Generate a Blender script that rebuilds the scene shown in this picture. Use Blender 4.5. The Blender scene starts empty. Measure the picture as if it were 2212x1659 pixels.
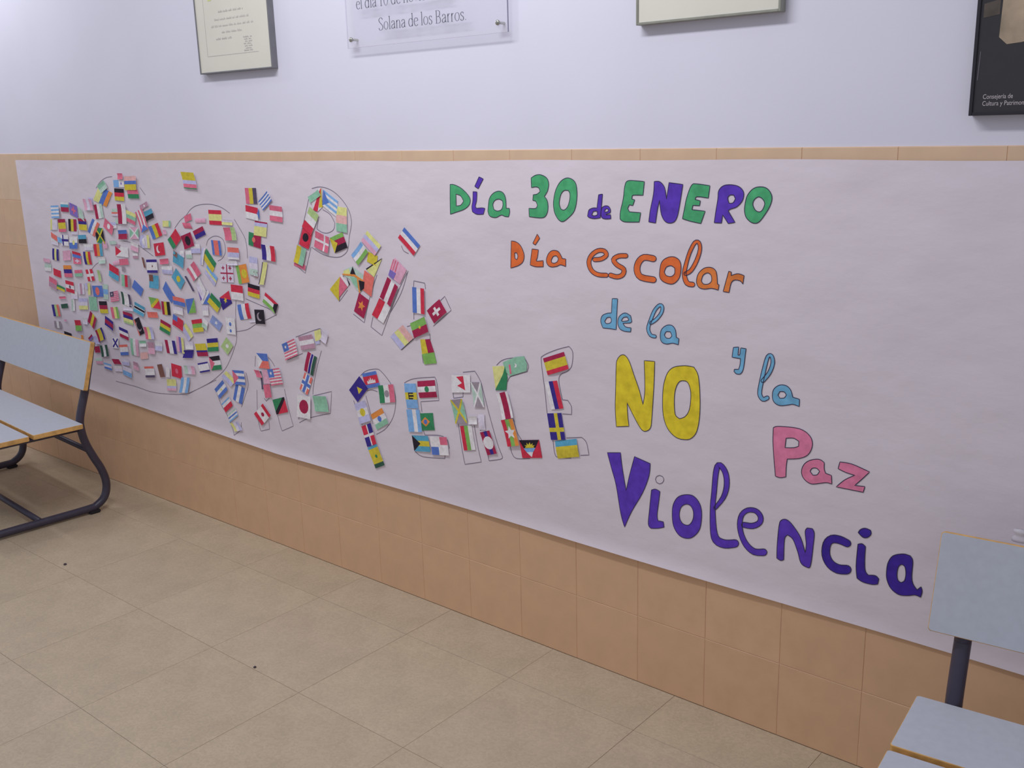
import bpy, bmesh, math, random, re
from mathutils import Vector, Matrix
from mathutils.geometry import tessellate_polygon

random.seed(7)
S = bpy.context.scene
COL = S.collection

# ------------------------------------------------------------------ camera
cam = bpy.data.cameras.new('camera'); cam.sensor_width = 36.0
cam.lens = 2170.637 / 2212 * 36.0
cam.clip_start = 0.05
cam_ob = bpy.data.objects.new('camera', cam); COL.objects.link(cam_ob)
cam_ob.location = (1.72072, -2.04222, 1.44990)
cam_ob.rotation_euler = (1.32015224, 0.02617832, 0.6971605)
S.camera = cam_ob

# ------------------------------------------------------------------ world, lights, exposure
world = bpy.data.worlds.new('world'); S.world = world; world.use_nodes = True
bg = world.node_tree.nodes['Background']
bg.inputs[0].default_value = (0.88, 0.90, 1.0, 1); bg.inputs[1].default_value = 0.44
def area(name, loc, sx, sy, power, rot=(0, 0, 0), color=(1, 1, 1)):
    l = bpy.data.lights.new(name, 'AREA'); l.shape = 'RECTANGLE'; l.size = sx; l.size_y = sy
    l.energy = power; l.color = color
    o = bpy.data.objects.new(name, l); COL.objects.link(o); o.location = loc; o.rotation_euler = rot
    return o
area('ceiling_tube_light', (-0.15, -1.12, 2.85), 1.5, 0.16, 26, rot=(math.radians(34), 0, 0), color=(0.95, 0.96, 1.0))
area('ceiling_tube_light', (-3.0, -0.62, 2.75), 1.2, 0.16, 13, rot=(math.radians(35), 0, 0), color=(0.95, 0.96, 1.0))
S.view_settings.view_transform = 'Standard'
S.view_settings.look = 'None'
S.view_settings.exposure = 0.0
S.view_settings.gamma = 1.0
S.view_settings.use_curve_mapping = False

# ------------------------------------------------------------------ colours and materials
def lin(c): 
    c /= 255.0
    return c / 12.92 if c <= 0.04045 else ((c + 0.055) / 1.055) ** 2.4
def alb(rgb, k=0.62):
    return tuple(min(0.9, max(0.008, lin(v) / k)) for v in rgb)
MATS = {}
def mat(name, rgb, rough=0.6, spec=0.3, metallic=0.0, var=0.06, scale=30.0, bump=0.0, bscale=200.0, k=0.62, coord='Object', vcol=None, coat=0.0):
    if name in MATS: return MATS[name]
    m = bpy.data.materials.new(name); m.use_nodes = True
    nt = m.node_tree; N = nt.nodes; Lk = nt.links
    b = N['Principled BSDF']
    b.inputs['Roughness'].default_value = rough
    b.inputs['Specular IOR Level'].default_value = spec
    b.inputs['Metallic'].default_value = metallic
    b.inputs['Coat Weight'].default_value = coat
    c = alb(rgb, k)
    tc = N.new('ShaderNodeTexCoord')
    no = N.new('ShaderNodeTexNoise'); no.inputs['Scale'].default_value = scale; no.inputs['Detail'].default_value = 4
    Lk.new(tc.outputs[coord], no.inputs['Vector'])
    mx = N.new('ShaderNodeMix'); mx.data_type = 'RGBA'
    d = vcol if vcol else tuple(v * (1 - 2.2 * var) for v in c)
    mx.inputs[6].default_value = (*[min(.95, v * (1 + var)) for v in c], 1)
    mx.inputs[7].default_value = (*d, 1)
    rp = N.new('ShaderNodeMapRange'); rp.inputs[1].default_value = 0.3; rp.inputs[2].default_value = 0.7
    Lk.new(no.outputs[0], rp.inputs[0]); Lk.new(rp.outputs[0], mx.inputs[0])
    Lk.new(mx.outputs[2], b.inputs['Base Color'])
    if bump:
        n2 = N.new('ShaderNodeTexNoise'); n2.inputs['Scale'].default_value = bscale; n2.inputs['Detail'].default_value = 3
        Lk.new(tc.outputs[coord], n2.inputs['Vector'])
        bp = N.new('ShaderNodeBump'); bp.inputs['Strength'].default_value = bump; bp.inputs['Distance'].default_value = 0.002
        Lk.new(n2.outputs[0], bp.inputs['Height']); Lk.new(bp.outputs[0], b.inputs['Normal'])
    MATS[name] = m
    return m

INK = {'R': (200, 42, 66), 'r': (206, 95, 122), 'p': (205, 150, 175), 'K': (40, 34, 44), 'Y': (198, 180, 48), 'y': (205, 203, 125),
       'G': (48, 128, 84), 'g': (118, 172, 82), 'm': (128, 180, 152), 'e': (166, 190, 178), 'E': (48, 84, 70), 'B': (52, 40, 132),
       'b': (76, 108, 188), 'l': (112, 160, 214), 'c': (74, 150, 184), 'S': (128, 142, 188), 'W': (198, 193, 206), 'w': (188, 181, 196), 'M': (160, 32, 70),
       'O': (225, 130, 56), 'o': (224, 102, 92), 's': (218, 160, 158), 'P': (116, 96, 176), 'n': (120, 80, 72), 'N': (142, 132, 142),
       'u': (172, 170, 214), 'D': (80, 70, 96), 'q': (160, 186, 122), 'a': (172, 128, 150)}
INK_NAME = {'R': 'red', 'r': 'pinkish red', 'p': 'pale pink', 'K': 'black', 'Y': 'yellow', 'y': 'pale yellow', 'G': 'green', 'g': 'light green',
       'm': 'mint', 'e': 'pale green', 'E': 'dark green', 'B': 'navy', 'b': 'blue', 'l': 'light blue', 'c': 'sky blue', 'S': 'steel blue', 'W': 'white',
       'w': 'off-white', 'M': 'maroon', 'O': 'orange', 'o': 'coral', 's': 'salmon', 'P': 'purple', 'n': 'brown', 'N': 'grey',
       'u': 'lavender', 'D': 'slate', 'q': 'olive green', 'a': 'mauve'}
def ink(c):
    r_, g_, b_ = INK[c]; m_ = (r_ + g_ + b_) / 3; f_ = 1.0 if c in 'KDNSWw' else 0.88    # cheap, slightly faded colour print
    rgb = tuple((m_ + (v - m_) * f_) * (0.95 if c not in 'Ww' else 1) for v in INK[c])
    return mat('print_' + INK_NAME[c].replace(' ', '_'), rgb, rough=0.75, spec=0.15, var=0.07, scale=90)
MARK = {'G': (66, 146, 100), 'V': (80, 52, 158), 'O': (232, 96, 50), 'J': (222, 112, 58), 'T': (100, 152, 184), 'Z': (204, 176, 44),
        'I': (212, 112, 142), 'U': (56, 36, 132)}
MARK_NAME = {'G': 'green', 'V': 'violet', 'O': 'orange', 'J': 'dark_orange', 'T': 'blue', 'Z': 'yellow', 'I': 'pink', 'U': 'dark_violet'}
def marker(c): return mat('marker_' + MARK_NAME[c], MARK[c], rough=0.7, spec=0.2, var=0.10, scale=42)

# ------------------------------------------------------------------ mesh helpers
def link(name, me, mats=(), parent=None):
    o = bpy.data.objects.new(name, me); COL.objects.link(o)
    for m in mats: me.materials.append(m)
    if parent: o.parent = parent
    return o
def mesh(name, verts, faces, mats=(), idx=None, parent=None, smooth=False):
    me = bpy.data.meshes.new(name); me.from_pydata([tuple(v) for v in verts], [], faces); me.update()
    o = link(name, me, mats, parent)
    if idx: me.polygons.foreach_set('material_index', idx)
    if smooth: me.polygons.foreach_set('use_smooth', [True] * len(me.polygons))
    return o
def box_me(name, lo, hi, bevel=0.0, seg=1):
    bm = bmesh.new(); bmesh.ops.create_cube(bm, size=1)
    for v in bm.verts: v.co = Vector(((lo[i] + hi[i]) / 2 + v.co[i] * (hi[i] - lo[i])) for i in range(3))
    if bevel: bmesh.ops.bevel(bm, geom=bm.edges[:], offset=bevel, segments=seg, affect='EDGES')
    me = bpy.data.meshes.new(name); bm.to_mesh(me); bm.free(); return me
def catmull(ps, n=6):
    out = []
    for i in range(len(ps) - 1):
        a, b, c, d = ps[max(i - 1, 0)], ps[i], ps[i + 1], ps[min(i + 2, len(ps) - 1)]
        for j in range(n):
            t = j / n
            out.append(tuple(.5 * (2 * q + (r - p) * t + (2 * p - 5 * q + 4 * r - s) * t * t + (-p + 3 * q - 3 * r + s) * t ** 3) for p, q, r, s in zip(a, b, c, d)))
    out.append(tuple(ps[-1])); return out
def tube(name, path, r, m, parent=None, n=14, caps=True):
    pts = [Vector(p) for p in path]; V = []; F = []
    up = None
    for i, p in enumerate(pts):
        t = (pts[min(i + 1, len(pts) - 1)] - pts[max(i - 1, 0)]).normalized()
        if up is None: up = t.orthogonal().normalized()
        up = (up - t * up.dot(t)).normalized(); s = t.cross(up)
        for k in range(n):
            a = 2 * math.pi * k / n; V.append(p + (up * math.cos(a) + s * math.sin(a)) * r)
    for i in range(len(pts) - 1):
        for k in range(n):
            F.append((i * n + k, i * n + (k + 1) % n, (i + 1) * n + (k + 1) % n, (i + 1) * n + k))
    if caps: F.append(tuple(range(n))[::-1]); F.append(tuple((len(pts) - 1) * n + k for k in range(n)))
    return mesh(name, V, F, [m], parent=parent, smooth=True)
def tag(o, label=None, cat=None, group=None, kind=None):
    if label: o['label'] = label
    if cat: o['category'] = cat
    if group: o['group'] = group
    if kind: o['kind'] = kind
    return o
def empty(name, loc=(0, 0, 0), rz=0.0):
    o = bpy.data.objects.new(name, None); COL.objects.link(o); o.location = loc; o.rotation_euler = (0, 0, rz)
    o.empty_display_size = 0.05; return o

# ------------------------------------------------------------------ setting: wall with tiled dado, floor of terrazzo tiles
M_PLASTER = mat('white_plaster', (206, 205, 219), k=0.83, rough=0.8, spec=0.15, var=0.012, scale=3, bump=0.05, bscale=120)
M_GROUT = mat('pale_grout', (186, 156, 132), rough=0.9, spec=0.1)
M_TILE = [mat('beige_wall_tile_%d' % i, c, rough=0.42, spec=0.28, var=0.03, scale=14) for i, c in enumerate([(178, 145, 116), (177, 144, 115), (179, 146, 117), (180, 155, 131), (179, 150, 123)])]  # last two paler: room reflection on the top rows, put into the colour
DADO = 1.3925
wall = link('wall_back', box_me('wall_back', (-4.6, 0.003, DADO), (3.2, 0.12, 2.95)), [M_PLASTER]); tag(wall, kind='structure')
backing = link('tile_bed', box_me('tile_bed', (-4.6, 0.0012, 0), (3.2, 0.12, DADO)), [M_GROUT], wall)
G = 0.0006
rows = [(0.0, 0.1925)] + [(0.1925 + 0.2 * i, 0.1925 + 0.2 * (i + 1)) for i in range(6)]
def tile_mesh(name, w, h, d, bev):
    # front face inset by a small bevel, open at the back
    x, z = w / 2, h / 2
    V = [(-x, 0, -z), (x, 0, -z), (x, 0, z), (-x, 0, z), (-x, -d + bev, -z), (x, -d + bev, -z), (x, -d + bev, z), (-x, -d + bev, z),
         (-x + bev, -d, -z + bev), (x - bev, -d, -z + bev), (x - bev, -d, z - bev), (-x + bev, -d, z - bev)]
    F = [(8, 9, 10, 11), (4, 5, 9, 8), (5, 6, 10, 9), (6, 7, 11, 10), (7, 4, 8, 11), (0, 1, 5, 4), (1, 2, 6, 5), (2, 3, 7, 6), (3, 0, 4, 7)]
    me = bpy.data.meshes.new(name); me.from_pydata(V, [], F); me.update(); return me
tm = {}
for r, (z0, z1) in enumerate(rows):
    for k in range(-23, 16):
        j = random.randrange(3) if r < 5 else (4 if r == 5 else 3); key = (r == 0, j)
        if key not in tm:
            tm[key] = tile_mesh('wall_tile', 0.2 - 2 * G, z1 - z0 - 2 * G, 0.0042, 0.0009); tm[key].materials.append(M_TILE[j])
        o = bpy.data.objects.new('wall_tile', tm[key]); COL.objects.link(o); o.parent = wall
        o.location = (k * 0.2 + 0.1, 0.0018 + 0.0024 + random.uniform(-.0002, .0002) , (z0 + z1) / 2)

M_BED = mat('floor_joint', (118, 104, 90), rough=0.9, spec=0.1)
M_TERR = [mat('terrazzo_tile_%d' % i, c, rough=0.45, spec=0.28, var=0.035, scale=9, k=0.60) for i, c in enumerate([(153, 139, 119), (152, 138, 118), (154, 140, 120), (153, 139, 120)])]
for m in M_TERR:                                       # fine marble chips
    nt = m.node_tree; N = nt.nodes; Lk = nt.links; b = N['Principled BSDF']
    src = b.inputs['Base Color'].links[0].from_socket
    vo = N.new('ShaderNodeTexVoronoi'); vo.inputs['Scale'].default_value = 170
    tc = [n for n in N if n.type == 'TEX_COORD'][0]; Lk.new(tc.outputs['Object'], vo.inputs['Vector'])
    hs = N.new('ShaderNodeSeparateColor'); Lk.new(vo.outputs['Color'], hs.inputs[0])
    mr = N.new('ShaderNodeMapRange'); mr.inputs[3].default_value = 0.93; mr.inputs[4].default_value = 1.06; Lk.new(hs.outputs[0], mr.inputs[0])
    mu = N.new('ShaderNodeVectorMath'); mu.operation = 'SCALE'; Lk.new(src, mu.inputs[0]); Lk.new(mr.outputs[0], mu.inputs['Scale'])
    Lk.new(mu.outputs[0], b.inputs['Base Color'])
floor = link('floor', box_me('floor', (-4.6, -4.5, -0.1), (3.2, 0.003, -0.0012)), [M_BED]); tag(floor, kind='structure')
fm = {}
for i in range(-12, 8):
    for j in range(0, 10):
        k = random.randrange(4)
        ylen = 0.195 if j == 0 else 0.4
        key = (j == 0, k)
        if key not in fm:
            me = tile_mesh('floor_tile', 0.4 - 0.0009, ylen - 0.0009, 0.004, 0.0003); me.materials.append(M_TERR[k])
            me.transform(Matrix.Rotation(-math.pi / 2, 4, 'X')); fm[key] = me
        o = bpy.data.objects.new('floor_tile', fm[key]); COL.objects.link(o); o.parent = floor
        y1 = 0.0 if j == 0 else -0.195 - 0.4 * (j - 1)
        o.location = (0.115 + 0.4 * i + 0.2, y1 - ylen / 2, -0.004 + random.uniform(-.00015, .00015))

# ------------------------------------------------------------------ the paper mural
mural = empty('paper_mural', (-0.5, -0.004, 0.36))
tag(mural, 'long white paper mural with flag dove and painted peace slogan taped to tiled wall', 'mural')
PX0, PX1, PZ0, PZ1 = -2.787, 1.78, 0.360, 1.3655
def bottom_z(x): return PZ0 - .005 + .035 * max(0.0, -1.1 - x)
def paper_y(x, z):
    return -0.0045 - 0.0012 * (math.sin(3.1 * x + 1.0 + 1.7 * z) * math.sin(2.6 * z + 0.8 * x) + 0.6 * math.sin(5.2 * x - 3.0 * z))
def edge_curl(x, z):
    b = max(0.0, 1 - (z - bottom_z(x)) / 0.035); a = max(0.0, 1 - (x - PX0) / 0.05)
    return -(0.0045 + 0.002 * math.sin(4 * x)) * b * b - 0.006 * a * a
mp = mat('mural_paper', (184, 176, 184), rough=0.85, spec=0.1, var=0.012, scale=5)
nt = mp.node_tree; N = nt.nodes; Lk = nt.links; b = N['Principled BSDF']
tc = [n for n in N if n.type == 'TEX_COORD'][0]
last = None
for (sx, sz, rot, sc, dist, stg, det) in ((1.0, 1.7, 0.7, 2.2, 0.022, 0.5, 3), (1, 2.0, -0.6, 5, 0.007, 0.5, 5), (1, 1, 0, 60, 0.0006, 0.25, 3)):
    mpn = N.new('ShaderNodeMapping'); mpn.inputs['Scale'].default_value = (sx, 1, sz); mpn.inputs['Rotation'].default_value = (0, rot, 0)
    Lk.new(tc.outputs['Object'], mpn.inputs['Vector'])
    nz = N.new('ShaderNodeTexNoise'); nz.inputs['Scale'].default_value = sc; nz.inputs['Detail'].default_value = det
    Lk.new(mpn.outputs[0], nz.inputs['Vector'])
    bp = N.new('ShaderNodeBump'); bp.inputs['Strength'].default_value = stg; bp.inputs['Distance'].default_value = dist
    Lk.new(nz.outputs[0], bp.inputs['Height'])
    if last: Lk.new(last.outputs[0], bp.inputs['Normal'])
    last = bp
Lk.new(last.outputs[0], b.inputs['Normal'])
NX, NZ = 300, 70
V = []; F = []
for j in range(NZ + 1):
    for i in range(NX + 1):
        x = PX0 + (PX1 - PX0) * i / NX; z = bottom_z(x) + (PZ1 - bottom_z(x)) * (j / NZ) ** 1.15
        zz = z + (0.0018 * math.sin(2.3 * x) + 0.0012 * math.sin(9 * x + 1)) * (j / NZ) ** 4 + 0.003 * math.sin(1.7 * x + 2) * (1 - j / NZ) ** 4
        V.append((x, paper_y(x, z) + edge_curl(x, z), zz))
for j in range(NZ):
    for i in range(NX):
        a = j * (NX + 1) + i; F.append((a, a + 1, a + NX + 2, a + NX + 1))
MI = Matrix.Translation((0.5, 0.004, -0.36))           # children are built in world metres, then shifted under the root
def under(o): o.data.transform(MI); o.parent = mural; return o
sheet = under(mesh('paper_sheet', V, F, [mp], smooth=True))

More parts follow.
